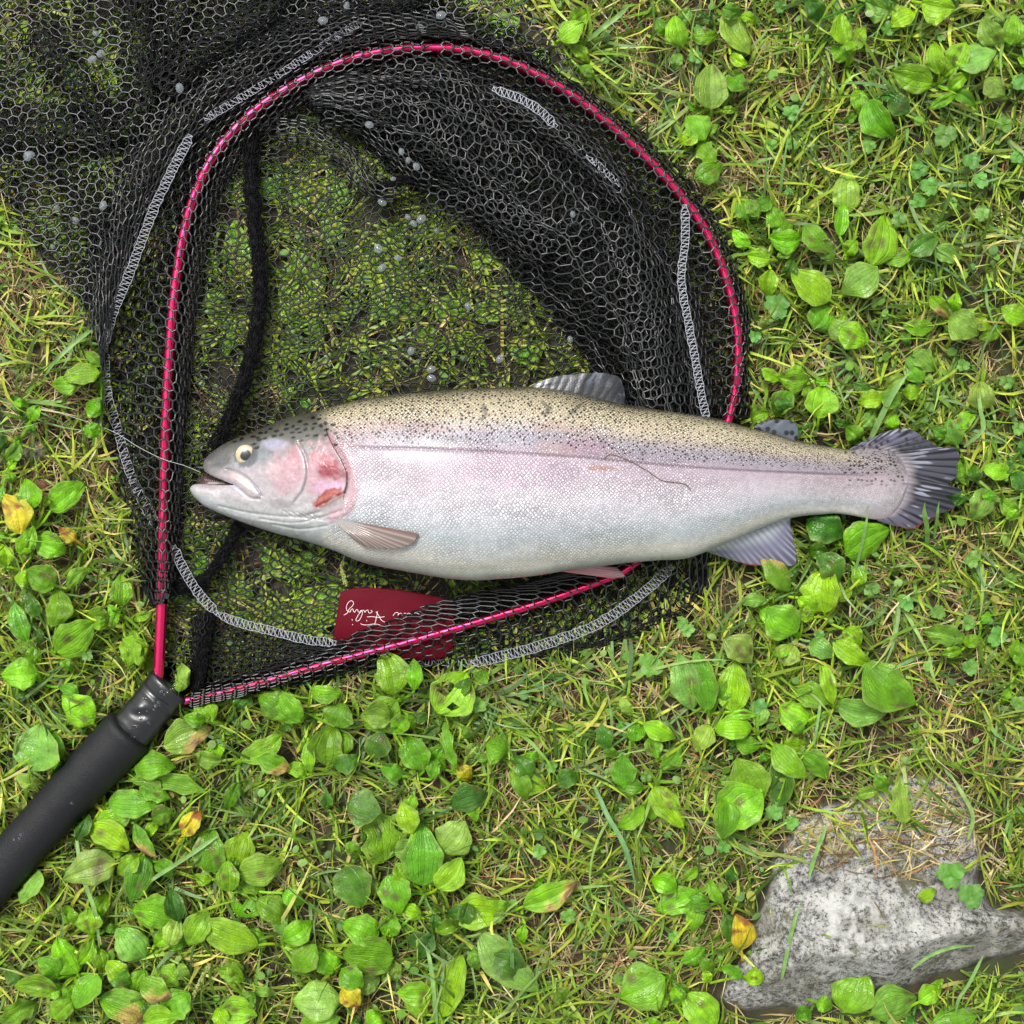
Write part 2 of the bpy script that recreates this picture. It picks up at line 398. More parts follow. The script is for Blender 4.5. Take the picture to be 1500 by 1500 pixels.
rk = mesh('rock', V, grid_faces(len(xs), len(ys))[:, ::-1], rock_mat(), attrs={'moss': moss, 'pale': pale})
rk['label'] = 'large grey white lichen covered rock half buried in dry grass'; rk['category'] = 'rock'

def pebble(px, py, rx, ry, h, c, label, seed):
    u = np.linspace(0, math.pi / 2, 10)[::-1]; t = np.linspace(0, 2 * math.pi, 22, endpoint=False)
    U, T = np.meshgrid(u, t, indexing='ij'); k = 1 + .25 * fbm(np.cos(T) * 1.5 + seed, np.sin(T) * 1.5 + U, seed, 2)
    V = P(px + rx * np.sin(U) * np.cos(T) * k, py + ry * np.sin(U) * np.sin(T) * k, h * np.cos(U) * (.9 + .2 * fbm(T * 2, U * 3, seed + 1, 2)))
    V = np.concatenate([V, ]); F = grid_faces(10, 22, True)
    o = mesh('pebble', V, F, simple('pebble_stone', lin(c), .6, bump=.6, bscale=500, var=.4))
    o['label'] = label; o['category'] = 'stone'
pebble(54, 663, 24, 17, 11, (120, 115, 98), 'small pale grey stone in the dry grass left of the net', 3)
pebble(110, 699, 15, 8, 9, (60, 62, 66), 'narrow dark slate pebble left of the net, right of the pale stone', 8)
pebble(57, 703, 17, 22, 8, (120, 82, 62), 'rough reddish brown stone beside the plantain, left of the net', 12)
pebble(766, 1287, 22, 17, 9, (82, 50, 30), 'dark brown clod of bark in the grass below the net', 15)

# ------------------------------------------------------------------ landing net
NET = thing('landing_net', 'black mesh landing net with red metal hoop and black foam handle, trout lying on it', 'landing net', P(600, 550, 0))
hz = np.interp(np.linspace(0, 1, 500), [0, .03, .1, .5, .9, .97, 1], [21, 20, 17, 17, 17, 20, 21])
hr = np.interp(np.linspace(0, 1, 500), [0, .12, .3, .62, .74, 1], [8.3, 8.3, 7.9, 7.6, 7.0, 6.0]) * K * .92
V, F = tube_path(P(HP[:, 0], HP[:, 1], hz), hr, 20)
mesh('hoop', V, F, M_RED, NET)
def near_hoop(px, py):
    return dline(px, py, HP[::4])[0]

def rough_tube(pts, r, ns, flat, amp, seed, ring):
    """tube with a modulated profile; ring(t)-> radius factor along"""
    V, F = tube_path(pts, r, ns, flat, caps=True); n = len(pts)
    body = V[:n * ns].reshape(n, ns, 3); c = np.asarray(pts)[:, None]
    i, j = np.meshgrid(np.arange(n), np.arange(ns), indexing='ij')
    k = 1 + amp * fbm(i * 6.0 / n * 3, np.cos(j * 2 * np.pi / ns) * 1.3 + 5, seed, 3) + amp * .6 * fbm(i * 20.0 / n, np.sin(j * 2 * np.pi / ns) * 2 + 9, seed + 2, 2)
    V[:n * ns] = (c + (body - c) * k[..., None]).reshape(-1, 3); return V, F
gp = catmull(HANDLE, 90); tt = np.linspace(0, 1, 90)
gr = np.interp(tt, [0, .008, .02, .06, .16, .3, .45, .7, 1], [33, 37, 39.5, 39, 38.5, 36.5, 34.5, 34.5, 37]) * K
V, F = rough_tube(P(gp[:, 0], gp[:, 1], np.interp(tt, [0, 1], [20, 19])), gr, 48, .82, .018, 41, None)
mesh('grip', V, F, M_FOAM, NET)
cp = catmull([(250,1003),(236,1019),(218,1040),(196,1066),(183,1080)], 40); tt = np.linspace(0, 1, 40)
cr = np.interp(tt, [0, .05, .15, .5, .8, 1], [33, 34, 32.5, 31, 31.5, 31]) * K
V, F = rough_tube(P(cp[:, 0], cp[:, 1], 20.5), cr, 48, .62, .02, 47, None)
body = V[:40 * 48].reshape(40, 48, 3)
q = body[..., :2] / K; bx, by = q[..., 0] + 750, 750 - q[..., 1]
top = body[..., 2] > .0205
body[..., 2] += np.where(top, .0016 * np.exp(-(((bx - 222) / 9) ** 2 + ((by - 1028) / 6) ** 2)) - .0019 * np.exp(-(((bx - 226) / 12) ** 2 + ((by - 1037) / 6) ** 2))
                         - .0016 * np.exp(-(dline(bx, by, [(226,996),(240,1008),(262,1026)])[0] / 2.6) ** 2) - .0013 * np.exp(-(dline(bx, by, [(252,1018),(262,1030),(262,1040)])[0] / 4) ** 2), 0)
V[:40 * 48] = body.reshape(-1, 3)
mesh('collar', V, F, M_SHRINK, NET)
# droplets on grip and collar
dv = []
for k in range(34):
    t = RS.rand(); i = int(t * 60); c = gp[i] if k > 26 else cp[int(t * 39)]
    off = RS.uniform(-24, 24, 2) * (.8 if k > 26 else .7); r = RS.uniform(1.0, 2.0) * K; px, py = c + off
    d = dline(px, py, HANDLE if k > 26 else cp)[0]; R = 35 * (.82 if k > 26 else .62) * K
    if d > 28: continue
    z = (20 if k > 26 else 20.5) / 1000 + R * math.sqrt(max(0, 1 - (d / 36) ** 2)) - r * .1
    o = P(px, py, z * 1000)
    u = np.linspace(0, math.pi / 2, 4)[::-1]; th = np.linspace(0, 2 * math.pi, 8, endpoint=False); U, T = np.meshgrid(u, th, indexing='ij')
    dv.append((np.stack([o[0] + r * 1.6 * np.sin(U) * np.cos(T), o[1] + r * np.sin(U) * np.sin(T), o[2] + r * .6 * np.cos(U)], -1).reshape(-1, 3), grid_faces(4, 8, True)))
o = mesh('water_droplets', *join(dv), M_DROP, NET); o['kind'] = 'stuff'

# --- netting sheets
def hexes(nu, nv, flat):
    """honeycomb edges over nu x nv cells -> arrays (u0,v0,u1,v1)"""
    j, i = np.meshgrid(np.arange(-1, int(nv) + 2), np.arange(-1, int(nu) + 2), indexing='ij')
    cx = (i + .5 * (j % 2)).ravel(); cy = j.ravel().astype(float)
    a, b = 2 / 3., 1 / 3.
    e = []
    for (x0, y0, x1, y1) in ((0, -a, .5, -b), (.5, -b, .5, b), (.5, b, 0, a)):
        e.append(np.stack([cx + x0, cy + y0, cx + x1, cy + y1], 1))
    return np.vstack(e)
netparts = []
def add_edges(e, f, r, keep=None):
    A = f(e[:, 0], e[:, 1]); B = f(e[:, 2], e[:, 3])
    PA = P(A[:, 0], A[:, 1], A[:, 2]); PB = P(B[:, 0], B[:, 1], B[:, 2])
    L = np.hypot(A[:, 0] - B[:, 0], A[:, 1] - B[:, 1]); ok = L < 40
    if keep is not None: ok &= keep((A[:, 0] + B[:, 0]) / 2, (A[:, 1] + B[:, 1]) / 2)
    return threads(PA[ok], PB[ok], r * K, 4)
def hoop_lift(x, y, z, top):
    d = near_hoop(x, y)
    if top: return np.maximum(z, 26.5 - 12 * sstep(9, 48, d) - .0 * d)
    return np.where(d < 14, np.minimum(z, 9), z)
def planar(poly, cw, ch, ang, z0, zamp, seed, warp=10, wl=80., r=1.0, top=False, flat=True, clip=None, zwl=60.):
    xs_, ys_ = [p[0] for p in poly], [p[1] for p in poly]; x0, x1, y0, y1 = min(xs_), max(xs_), min(ys_), max(ys_)
    cxm, cym = (x0 + x1) / 2, (y0 + y1) / 2; D = math.hypot(x1 - x0, y1 - y0) / 2 + 50
    ca, sa = math.cos(ang), math.sin(ang)
    e = hexes(2 * D / (ch if flat else cw), 2 * D / (cw if flat else ch), flat)
    def f(u, v):
        if flat: lx, ly = v * cw - D, u * ch - D
        else: lx, ly = u * cw - D, v * ch - D
        x = cxm + lx * ca - ly * sa; y = cym + lx * sa + ly * ca
        wx = fbm(x / wl, y / wl, seed, 3) * warp + fbm(x / 16, y / 16, seed + 5, 2) * 2.0
        wy = fbm(x / wl, y / wl, seed + 9, 3) * warp + fbm(x / 16, y / 16, seed + 6, 2) * 2.0
        z = z0(x, y) if callable(z0) else z0
        z = z + zamp * fbm(x / zwl, y / zwl, seed + 20, 3)
        z = hoop_lift(x + wx, y + wy, z, top)
        return np.stack([x + wx, y + wy, z], 1)
    def keep(x, y):
        k = inpoly(x, y, poly)
        if clip is not None: k &= clip(x, y)
        return k
    netparts.append(add_edges(e, f, r, keep))
def loft(curves, cs, nt, seed, r=1.0, z=None, warp=2.5, zamp=1.5, top=False, smax=1.0, pleat=0, pn=3, clip=None, long=True):
    """curves: list of [(x,y)...], z: list of mm heights; cs = cell size along, nt = cells across"""
    M = 220; G = []
    for c, zz in zip(curves, z):
        q = catmull(c, M); zz = np.broadcast_to(np.asarray(zz, float), (M,)) if np.ndim(zz) == 0 else np.interp(np.linspace(0, 1, M), np.linspace(0, 1, len(zz)), zz)
        G.append(np.c_[q, zz])
    G = np.array(G); Kc = len(G); Lm = max(plen(c) for c in curves); nsn = Lm / cs
    tc = np.linspace(0, 1, Kc); tf = np.linspace(0, 1, 41)
    # smooth across
    GG = np.stack([np.stack([catmull_t(G[:, m, k], tf) for k in range(3)], -1) for m in range(0, M, 2)], 1)   # 41 x M/2 x 3
    Mh = GG.shape[1]
    if long: e = hexes(nt, nsn, False)
    else: e = hexes(nsn, nt, False)
    def f(u, v):
        t, s = (u / nt, v / nsn) if long else (v / nt, u / nsn)
        s0, t0 = s, t
        t = t + pleat * np.sin(2 * np.pi * pn * t + 3 * fbm(s * 6, t * 0, seed + 3, 2))
        t = np.clip(t, 0, 1) * 40; s = np.clip(s, 0, 1) * (Mh - 1)
        i = np.minimum(t.astype(int), 39); j = np.minimum(s.astype(int), Mh - 2); a = (t - i)[:, None]; b = (s - j)[:, None]
        q = (GG[i, j] * (1 - a) + GG[i + 1, j] * a) * (1 - b) + (GG[i, j + 1] * (1 - a) + GG[i + 1, j + 1] * a) * b
        x, y, zz = q[:, 0], q[:, 1], q[:, 2]
        x = x + warp * fbm(x / 34, y / 34, seed, 3) + 1.6 * fbm(x / 11, y / 11, seed + 8, 1); y = y + warp * fbm(x / 34, y / 34, seed + 1, 3) + 1.6 * fbm(x / 11, y / 11, seed + 7, 1)
        zz = zz + zamp * fbm(x / 30, y / 30, seed + 2, 2) + pleat * 25 * np.cos(2 * np.pi * pn * t / 40)
        d = near_hoop(x, y)
        if top: zz = np.maximum(zz, np.where(d < 12, 26.0, 0))
        else: zz = np.where(d < 12, np.minimum(zz, 9), zz)
        return np.stack([x, y, np.maximum(zz, 2.5)], 1)
    ok = None
    if long: e = e[(e[:, [0, 2]].min(1) >= 0) & (e[:, [0, 2]].max(1) <= nt) & (e[:, [1, 3]].min(1) >= 0) & (e[:, [1, 3]].max(1) <= nsn)]
    else: e = e[(e[:, [0, 2]].min(1) >= 0) & (e[:, [0, 2]].max(1) <= nsn) & (e[:, [1, 3]].min(1) >= 0) & (e[:, [1, 3]].max(1) <= nt)]
    netparts.append(add_edges(e, f, r, clip))
def catmull_t(y, t):
    """1-D Catmull-Rom through y at evenly spaced knots"""
    y = np.asarray(y, float); n = len(y)
    if n == 2: return y[0] + (y[1] - y[0]) * t
    q = np.r_[2 * y[0] - y[1], y, 2 * y[-1] - y[-2]]; s = np.clip(t, 0, 1) * (n - 1); i = np.minimum(s.astype(int), n - 2); a = s - i
    p0, p1, p2, p3 = q[i], q[i + 1], q[i + 2], q[i + 3]
    return .5 * (2 * p1 + (-p0 + p2) * a + (2 * p0 - 5 * p1 + 4 * p2 - p3) * a * a + (-p0 + 3 * p1 - 3 * p2 + p3) * a ** 3)
def flush_net(name, mat):
    global netparts
    v, f = join(netparts); netparts = []
    return mesh(name, v, f, mat, NET)

HPOLY = [tuple(p) for p in HP[::6]]
# floor of the bag inside the hoop
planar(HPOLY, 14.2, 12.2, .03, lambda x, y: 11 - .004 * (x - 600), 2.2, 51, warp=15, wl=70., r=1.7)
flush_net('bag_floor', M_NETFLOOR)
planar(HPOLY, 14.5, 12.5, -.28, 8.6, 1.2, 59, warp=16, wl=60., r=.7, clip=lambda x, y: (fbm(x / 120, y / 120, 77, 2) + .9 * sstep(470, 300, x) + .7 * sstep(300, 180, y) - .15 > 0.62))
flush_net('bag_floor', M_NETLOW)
# big flap spread out past the hoop, upper left: two layers
planar(FLAP, 15.8, 13.8, .12, 18, 5, 61, warp=20, wl=95., r=1.35, top=False)
flush_net('bag_flap', M_NET)
planar(FLAP, 13.5, 12, -.35, 9, 3, 65, warp=22, wl=80., r=1.15, clip=lambda x, y: x < 690 + .3 * y)
planar(FLAP, 14, 12, 1.1, 12, 2, 69, warp=18, wl=70., r=1.1, clip=lambda x, y: (x < 660) & (fbm(x / 130, y / 130, 72, 2) > .12))
planar(FLAP, 12.5, 11, .6, 6, 1.5, 67, warp=24, wl=60., r=1.1, clip=lambda x, y: (x < 640) & (fbm(x / 90, y / 90, 71, 2) > .22))
# creases of the flap: gathered bands
def crease(path, wdt, zt, seed, n=2, cs=14, nt=None):
    p = catmull(path, 40); d = np.gradient(p, axis=0); nn = np.c_[-d[:, 1], d[:, 0]] / (np.linalg.norm(d, axis=1)[:, None] + 1e-9)
    for k in range(n):
        wv = wdt * (.5 + .12 * k); ex = RS.uniform(-3, 3)
        cv = [p + nn * o for o in (-wv + ex, -wv * .4, wv * .4, wv + ex)]
        loft([c[::5] for c in cv], cs, nt or max(4, int(wdt / 8)), seed + k * 5, r=1.0, z=[7, zt - 3 * k, zt - 3 * k, 7], warp=5, zamp=3)
crease([(-60,170),(20,195),(95,192),(170,185),(230,160)], 60, 20, 201, 3)
crease([(40,40),(95,100),(140,170),(175,250)], 46, 22, 211, 2)
crease([(212,-60),(205,30),(212,110),(200,190)], 56, 22, 221, 3)
crease([(60,200),(110,270),(150,330),(160,400)], 44, 16, 231, 2)
crease([(300,-60),(260,10),(240,80),(200,140)], 50, 20, 241, 2)
crease([(420,-60),(400,0),(350,40),(270,90),(215,160)], 70, 24, 251, 3)
crease([(640,-30),(560,5),(470,25),(390,70),(330,110)], 60, 24, 261, 3)
crease([(520,30),(600,35),(660,40),(740,70),(830,120)], 44, 22, 271, 3)
# roll of netting folded back along the outside of the hoop
roll_o = [(118,470),(128,380),(150,290),(190,205),(240,130),(310,75),(400,30),(500,5),(600,5),(680,22)]
roll_m = [(140,500),(158,400),(185,310),(225,230),(280,160),(345,110),(425,68),(510,42),(600,35),(690,45)]
roll_i = [(150,560),(178,430),(210,330),(250,255),(310,180),(375,130),(450,90),(530,65),(610,55),(700,62)]
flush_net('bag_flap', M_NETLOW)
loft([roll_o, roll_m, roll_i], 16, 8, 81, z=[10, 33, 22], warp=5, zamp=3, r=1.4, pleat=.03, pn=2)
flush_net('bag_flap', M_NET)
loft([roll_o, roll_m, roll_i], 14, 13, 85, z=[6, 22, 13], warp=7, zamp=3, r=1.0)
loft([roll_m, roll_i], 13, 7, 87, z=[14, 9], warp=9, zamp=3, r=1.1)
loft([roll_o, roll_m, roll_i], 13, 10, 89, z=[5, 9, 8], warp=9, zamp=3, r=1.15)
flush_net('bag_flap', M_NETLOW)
# sleeve wrapped over the hoop, left side and round the top
s_o = [(222,887),(205,840),(188,770),(172,700),(160,640),(152,590),(150,530),(157,470),(172,410),(195,345),(225,285),(265,225),(310,172),(370,122),(445,80),(530,50),(640,38)]
s_h = [(237,887),(239,800),(241,740),(242,690),(245,600),(248,540),(254,460),(263,385),(278,315),(300,255),(335,200),(385,153),(445,117),(510,90),(560,78),(600,73),(640,71)]
s_i = [(246,887),(262,840),(266,780),(268,700),(272,640),(276,580),(285,500),(293,430),(305,360),(325,290),(355,235),(400,188),(450,152),(510,126),(560,114),(600,110),(640,109)]
loft([s_o, s_h, s_i], 16, 8, 91, z=[6, 26.5, 11], top=True, warp=3, zamp=.8, r=1.65)
flush_net('bag_rim', M_NET)
s_oo = [(220,887),(202,840),(184,770),(167,700),(155,640),(149,590),(147,530),(153,470),(168,410),(192,345),(222,285),(262,225),(308,170),(368,119),(443,77),(528,47),(640,34)]
loft([s_oo, s_h], 14, 9, 95, z=[5, 12], warp=6, zamp=3, r=1.05)
loft([s_oo, s_h], 14.5, 7, 191, z=[7, 16], warp=7, zamp=3, r=1.35)
loft([s_oo, s_h], 13, 9, 193, z=[4, 9], warp=8, zamp=2, r=1.25)
loft([s_oo, s_h, s_i], 13, 12, 97, z=[3.5, 7, 8], warp=8, zamp=1.5, r=1.0)
loft([s_h, s_i], 12.5, 6, 99, z=[8, 14], warp=6, zamp=2, r=1.0)
# right side
r_o = [(640,38),(710,48),(785,82),(855,130),(912,172),(965,217),(1015,270),(1058,335),(1084,400),(1097,470),(1098,550),(1097,625)]
r_h = [(640,71),(700,78),(760,97),(830,135),(890,180),(950,235),(1000,290),(1040,350),(1067,420),(1080,490),(1078,560),(1067,622)]
r_i = [(640,109),(690,113),(740,131),(800,168),(858,213),(912,265),(952,318),(985,380),(1008,440),(1020,500),(1032,560),(1038,622)]
flush_net('bag_rim', M_NETLOW)
loft([r_o, r_h, r_i], 15.5, 6, 101, z=[8, 26.5, 13], top=True, warp=2.5, zamp=.8, r=1.65)
flush_net('bag_rim', M_NET)
loft([r_o, r_h], 14, 5, 103, z=[5, 10], warp=4, zamp=2, r=1.05)
loft([r_h, r_i], 13, 6, 104, z=[9, 16], warp=4, zamp=2, r=1.05)
loft([r_o, r_h, r_i], 14, 8, 106, z=[6, 12, 9], warp=6, zamp=1.5, r=1.1)
loft([r_o, r_h, r_i], 12.5, 9, 105, z=[4, 6, 7], warp=6, zamp=1.5, r=1.0)
# heap of folded bag inside the right of the hoop
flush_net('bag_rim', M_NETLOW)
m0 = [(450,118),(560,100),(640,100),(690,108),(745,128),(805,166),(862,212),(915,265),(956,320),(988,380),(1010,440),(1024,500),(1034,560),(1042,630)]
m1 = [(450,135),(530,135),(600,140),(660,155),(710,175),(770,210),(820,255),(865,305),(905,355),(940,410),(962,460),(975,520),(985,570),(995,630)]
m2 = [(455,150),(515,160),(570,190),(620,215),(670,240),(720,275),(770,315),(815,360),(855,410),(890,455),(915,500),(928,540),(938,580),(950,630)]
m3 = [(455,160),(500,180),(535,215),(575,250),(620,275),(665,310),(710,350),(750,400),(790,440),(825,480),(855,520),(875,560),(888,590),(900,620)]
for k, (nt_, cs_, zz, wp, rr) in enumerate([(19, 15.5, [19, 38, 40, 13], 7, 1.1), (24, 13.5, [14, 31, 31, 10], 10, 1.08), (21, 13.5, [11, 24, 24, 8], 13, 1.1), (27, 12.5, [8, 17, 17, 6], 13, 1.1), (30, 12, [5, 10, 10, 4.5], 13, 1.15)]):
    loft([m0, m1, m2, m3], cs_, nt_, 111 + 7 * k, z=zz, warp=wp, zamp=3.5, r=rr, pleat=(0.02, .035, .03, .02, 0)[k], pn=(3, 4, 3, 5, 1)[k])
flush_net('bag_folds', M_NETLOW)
# long folds on top of the heap
def fold(path, wdt, zt, seed, nt_, cs_=14.5, low=None):
    p = catmull(path, 60); d = np.gradient(p, axis=0); nn = np.c_[-d[:, 1], d[:, 0]] / (np.linalg.norm(d, axis=1)[:, None] + 1e-9)
    lo = low or zt - 12
    loft([(p + nn * o * wdt / 2)[::6] for o in (-1, -.45, .45, 1)], cs_, nt_, seed, z=[lo, zt, zt - 1, lo], warp=2.5, zamp=1, r=1.4)
loft([m0, m1, m2, m3], 17, 15, 147, z=[20, 41, 42, 14], warp=7, zamp=2.5, r=1.4, pleat=.033, pn=4)
fold([(560,100),(640,110),(690,170),(740,230),(790,290)], 60, 46, 151, 6)
fold([(500,135),(590,150),(650,205),(700,265),(760,330),(830,400)], 56, 44, 153, 6)
fold([(700,140),(770,170),(830,200),(885,250),(930,310)], 46, 40, 155, 6)
fold([(470,165),(530,175),(570,205),(610,250),(650,265)], 40, 36, 157, 5)
fold([(900,330),(925,400),(945,480),(960,560),(968,620)], 78, 44, 159, 8)
fold([(985,380),(1002,440),(1015,500),(1022,560),(1028,620)], 40, 34, 161, 5)
fold([(620,290),(700,300),(790,325),(860,330),(900,340)], 56, 42, 163, 5)
fold([(400,190),(450,195),(500,225),(550,275),(600,280)], 34, 28, 165, 6)
flush_net('bag_folds', M_NET)
# lower side of the bag around the front bar
HCc = [(272,1027),(330,1014),(400,995),(500,966),(600,940),(700,911),(800,880),(880,851),(925,832),(990,790),(1035,735)]
low = [(272,1038),(345,1022),(463,1000),(550,988),(640,982),(740,975),(833,960),(900,947),(967,920),(1017,897),(1042,840)]
upp = [(280,1010),(330,995),(400,975),(480,945),(545,917),(610,893),(680,872),(740,858),(800,845),(860,830),(920,800)]
loft([low, HCc, upp], 16.5, 7, 171, z=[6, 25.5, 15], top=True, warp=3, zamp=1, r=1.4)
flush_net('bag_front', M_NET)
loft([low, HCc], 15, 7, 173, z=[5, 12], warp=6, zamp=3, r=1.1)
loft([low, HCc, upp], 15, 8, 195, z=[5, 15, 11], warp=8, zamp=2, r=1.3)
loft([[(700,960),(760,950),(833,945),(900,930),(960,905),(1010,880),(1035,840)], [(690,985),(760,978),(833,966),(905,952),(972,925),(1022,902),(1048,845)]], 14, 5, 197, z=[10, 4], warp=6, zamp=2, r=1.3)
loft([low, HCc], 13.5, 8, 175, z=[4, 6], warp=8, zamp=1.5, r=1.1)
loft([low, HCc, upp], 14, 10, 177, z=[4, 8, 9], warp=8, zamp=1.5, r=1.05)
loft([HCc, upp], 13, 5, 179, z=[11, 17], warp=5, zamp=2, r=1.05)
loft([[(283,897),(310,905),(350,917),(400,928),(450,938),(500,944)], [(276,1022),(310,1015),(350,1005),(400,990),(450,977),(500,962)]], 13.5, 9, 181, z=[16, 20], warp=6, zamp=3, r=1.05, long=False)
loft([[(283,897),(310,905),(350,917),(400,928),(450,938),(500,944)], [(276,1022),(310,1015),(350,1005),(400,990),(450,977),(500,962)]], 14.5, 8, 183, z=[9, 9], warp=8, zamp=3, r=1.05, long=False)
flush_net('bag_front', M_NETLOW)
crease([(303,895),(296,930),(292,975),(285,1020)], 26, 22, 185, 3, cs=11, nt=5)
flush_net('bag_corner', M_NETLOW)
crease([(238,760),(244,820),(238,870)], 24, 22, 189, 2, cs=11, nt=4)
flush_net('bag_front', M_NET)

# white stitched seam tapes
def seam(path, wdt, z, seed, r=.50, step=4.6, name='seam_tape', dens=1.0):
    L = plen(catmull(path, 60)); n = max(8, int(L / step)); p = catmull(path, n); d = np.gradient(p, axis=0)
    nn = np.c_[-d[:, 1], d[:, 0]] / (np.linalg.norm(d, axis=1)[:, None] + 1e-9); rs = np.random.RandomState(seed)
    z = np.broadcast_to(np.interp(np.linspace(0, 1, n), np.linspace(0, 1, len(z)), z) if np.ndim(z) else z, (n,))
    def rail(o, j=.9): return P(*(p + nn * (o + rs.uniform(-j, j, n))[:, None]).T, z + rs.uniform(-.3, .3, n))
    tw_ = np.clip(np.minimum(np.arange(n), np.arange(n)[::-1]) / 2.0, .5, 1)[:, None]; nn = nn * tw_
    h = wdt / 2; a_, b_, c_, e_ = rail(-h), rail(h), rail(-h * .62), rail(h * .62); prt = []
    for q in (a_, b_): prt.append((q[:-1], q[1:]))
    prt += [(a_[:-1:2], e_[1::2][:len(a_[:-1:2])]), (a_, b_), (b_[2::2], c_[:-2:2])]
    A_ = []; B_ = []
    for x_, y_ in prt:
        k = min(len(x_), len(y_)); A_.append(x_[:k]); B_.append(y_[:k])
    A_ = np.vstack(A_); B_ = np.vstack(B_); k = rs.rand(len(A_)) < dens
    v, f = threads(A_[k], B_[k], r * .85 * K, 4); return mesh(name, v, f, M_WHITE, NET)
seam([(279,198),(252,250),(228,300),(208,352),(190,400),(165,460),(153,510)], 13, [34, 35, 34, 30, 28, 25, 18], 1)
seam([(153,510),(156,570),(172,630),(190,690),(212,740),(240,785)], 13, 12.5, 2, r=.5, dens=.75)
seam([(254,799),(268,832),(290,868),(318,899)], 13, [20, 21, 22, 23], 3, r=.5)
seam([(318,899),(350,912),(400,925),(450,937),(492,942)], 12, [24, 21, 21, 21, 19], 4, r=.6)
seam([(492,942),(560,955),(620,968),(700,972)], 10, 9, 12, r=.45, dens=.6)
seam([(690,972),(760,955),(815,938),(870,917),(930,878),(985,830)], 14, [11, 25, 26, 26, 25, 18], 5)
seam([(1003,300),(1004,350),(998,410),(1008,470),(1017,520),(1026,570),(1036,618)], 11, [30, 36, 38, 38, 38, 38, 38], 6, r=.6)
seam([(722,130),(755,142),(788,160),(815,186)], 12, [42, 45, 45, 40], 7, r=.65)
seam([(858,228),(880,245),(908,272)], 8, 41, 8, r=.5, dens=.7)
seam([(300,175),(350,145),(410,108),(480,62),(535,28)], 10, [30, 30, 28, 28, 27], 9, r=.45, dens=.7)

# fuzzy black cords
def cord(path, wdt, z, seed):
    n = int(plen(path) / 3) + 8; p = catmull(path, n); zz = np.interp(np.linspace(0, 1, n), np.linspace(0, 1, len(z)), z)
    rs = np.random.RandomState(seed); C0 = P(p[:, 0], p[:, 1], zz); prt = []
    v, f = tube_path(C0, wdt / 2 * K * (.8 + .18 * np.sin(np.arange(n) * .9)), 12, .75)
    v = v + rs.normal(0, .00035, v.shape); prt.append((v, f))
    m = n * 9; i = rs.randint(0, n, m); th = rs.uniform(-.3, math.pi + .3, m); R = wdt / 2 * K
    d = np.gradient(C0, axis=0)[i]; d /= np.linalg.norm(d, axis=1)[:, None]; a_ = np.cross(d, [0, 0, 1.]); b_ = np.cross(a_, d)
    o = np.cos(th)[:, None] * a_ + np.sin(th)[:, None] * b_ * .75; A_ = C0[i] + o * R * .8
    T1 = A_ + o * R * rs.uniform(.2, .6, (m, 1)) + d * rs.normal(0, 1, (m, 1)) * R * .4; T2 = A_ + d * rs.normal(0, 1, (m, 1)) * R * .7
    prt.append(threads(A_, T1, .55 * K, 4)); prt.append(threads(T1, T2, .55 * K, 4))
    return mesh('gathered_cord', *join(prt), M_CORD, NET)
cord([(372,190),(367,250),(372,320),(381,390),(380,450),(368,520),(352,575),(330,625),(312,658)], 19, [14, 16, 18, 18, 18, 18, 19, 20, 20], 21)
cord([(350,770),(335,800),(318,828),(300,850)], 15, [16, 18, 19, 19], 22)
cord([(300,850),(275,862),(255,850)], 20, [14, 12, 12], 23)
cord([(310,896),(302,925),(296,960),(288,1012)], 15, [18, 22, 22, 20], 24)
cord([(545,278),(580,268),(612,262),(640,270)], 12, [20, 26, 27, 22], 25)

# red vinyl patch with its print, sewn to the bag
u, v_ = np.meshgrid(np.linspace(0, 1, 40), np.linspace(0, 1, 26), indexing='ij')
tp = catmull([(499,868),(515,862),(545,861),(585,864),(615,869),(640,874),(662,881)], 40); bt = catmull([(486,948),(530,956),(575,963),(615,967),(645,965),(662,950),(668,930)], 40)
X = tp[:, None, 0] * (1 - v_) + bt[:, None, 0] * v_; Y = tp[:, None, 1] * (1 - v_) + bt[:, None, 1] * v_
def patch_z(x, y): return 14.0 + 1.6 * np.sin((x - 490) / 55) + .8 * fbm(x / 40, y / 40, 91, 2) - 4.5 * sstep(900, 975, y)
V = P(X, Y, patch_z(X, Y)).reshape(-1, 3); F = grid_faces(40, 26); V2 = V - [0, 0, .0007]
rim = np.r_[np.arange(0, 39) * 26, 39 * 26 + np.arange(0, 25), (np.arange(39, 0, -1)) * 26 + 25, np.arange(25, 0, -1)]
nr = np.roll(rim, -1); o2 = len(V)
LP = mesh('label_patch', np.vstack([V, V2]), np.vstack([F[:, ::-1], F + o2, np.stack([rim, nr, nr + o2, rim + o2], -1)]), M_LABEL, NET, smooth=False)
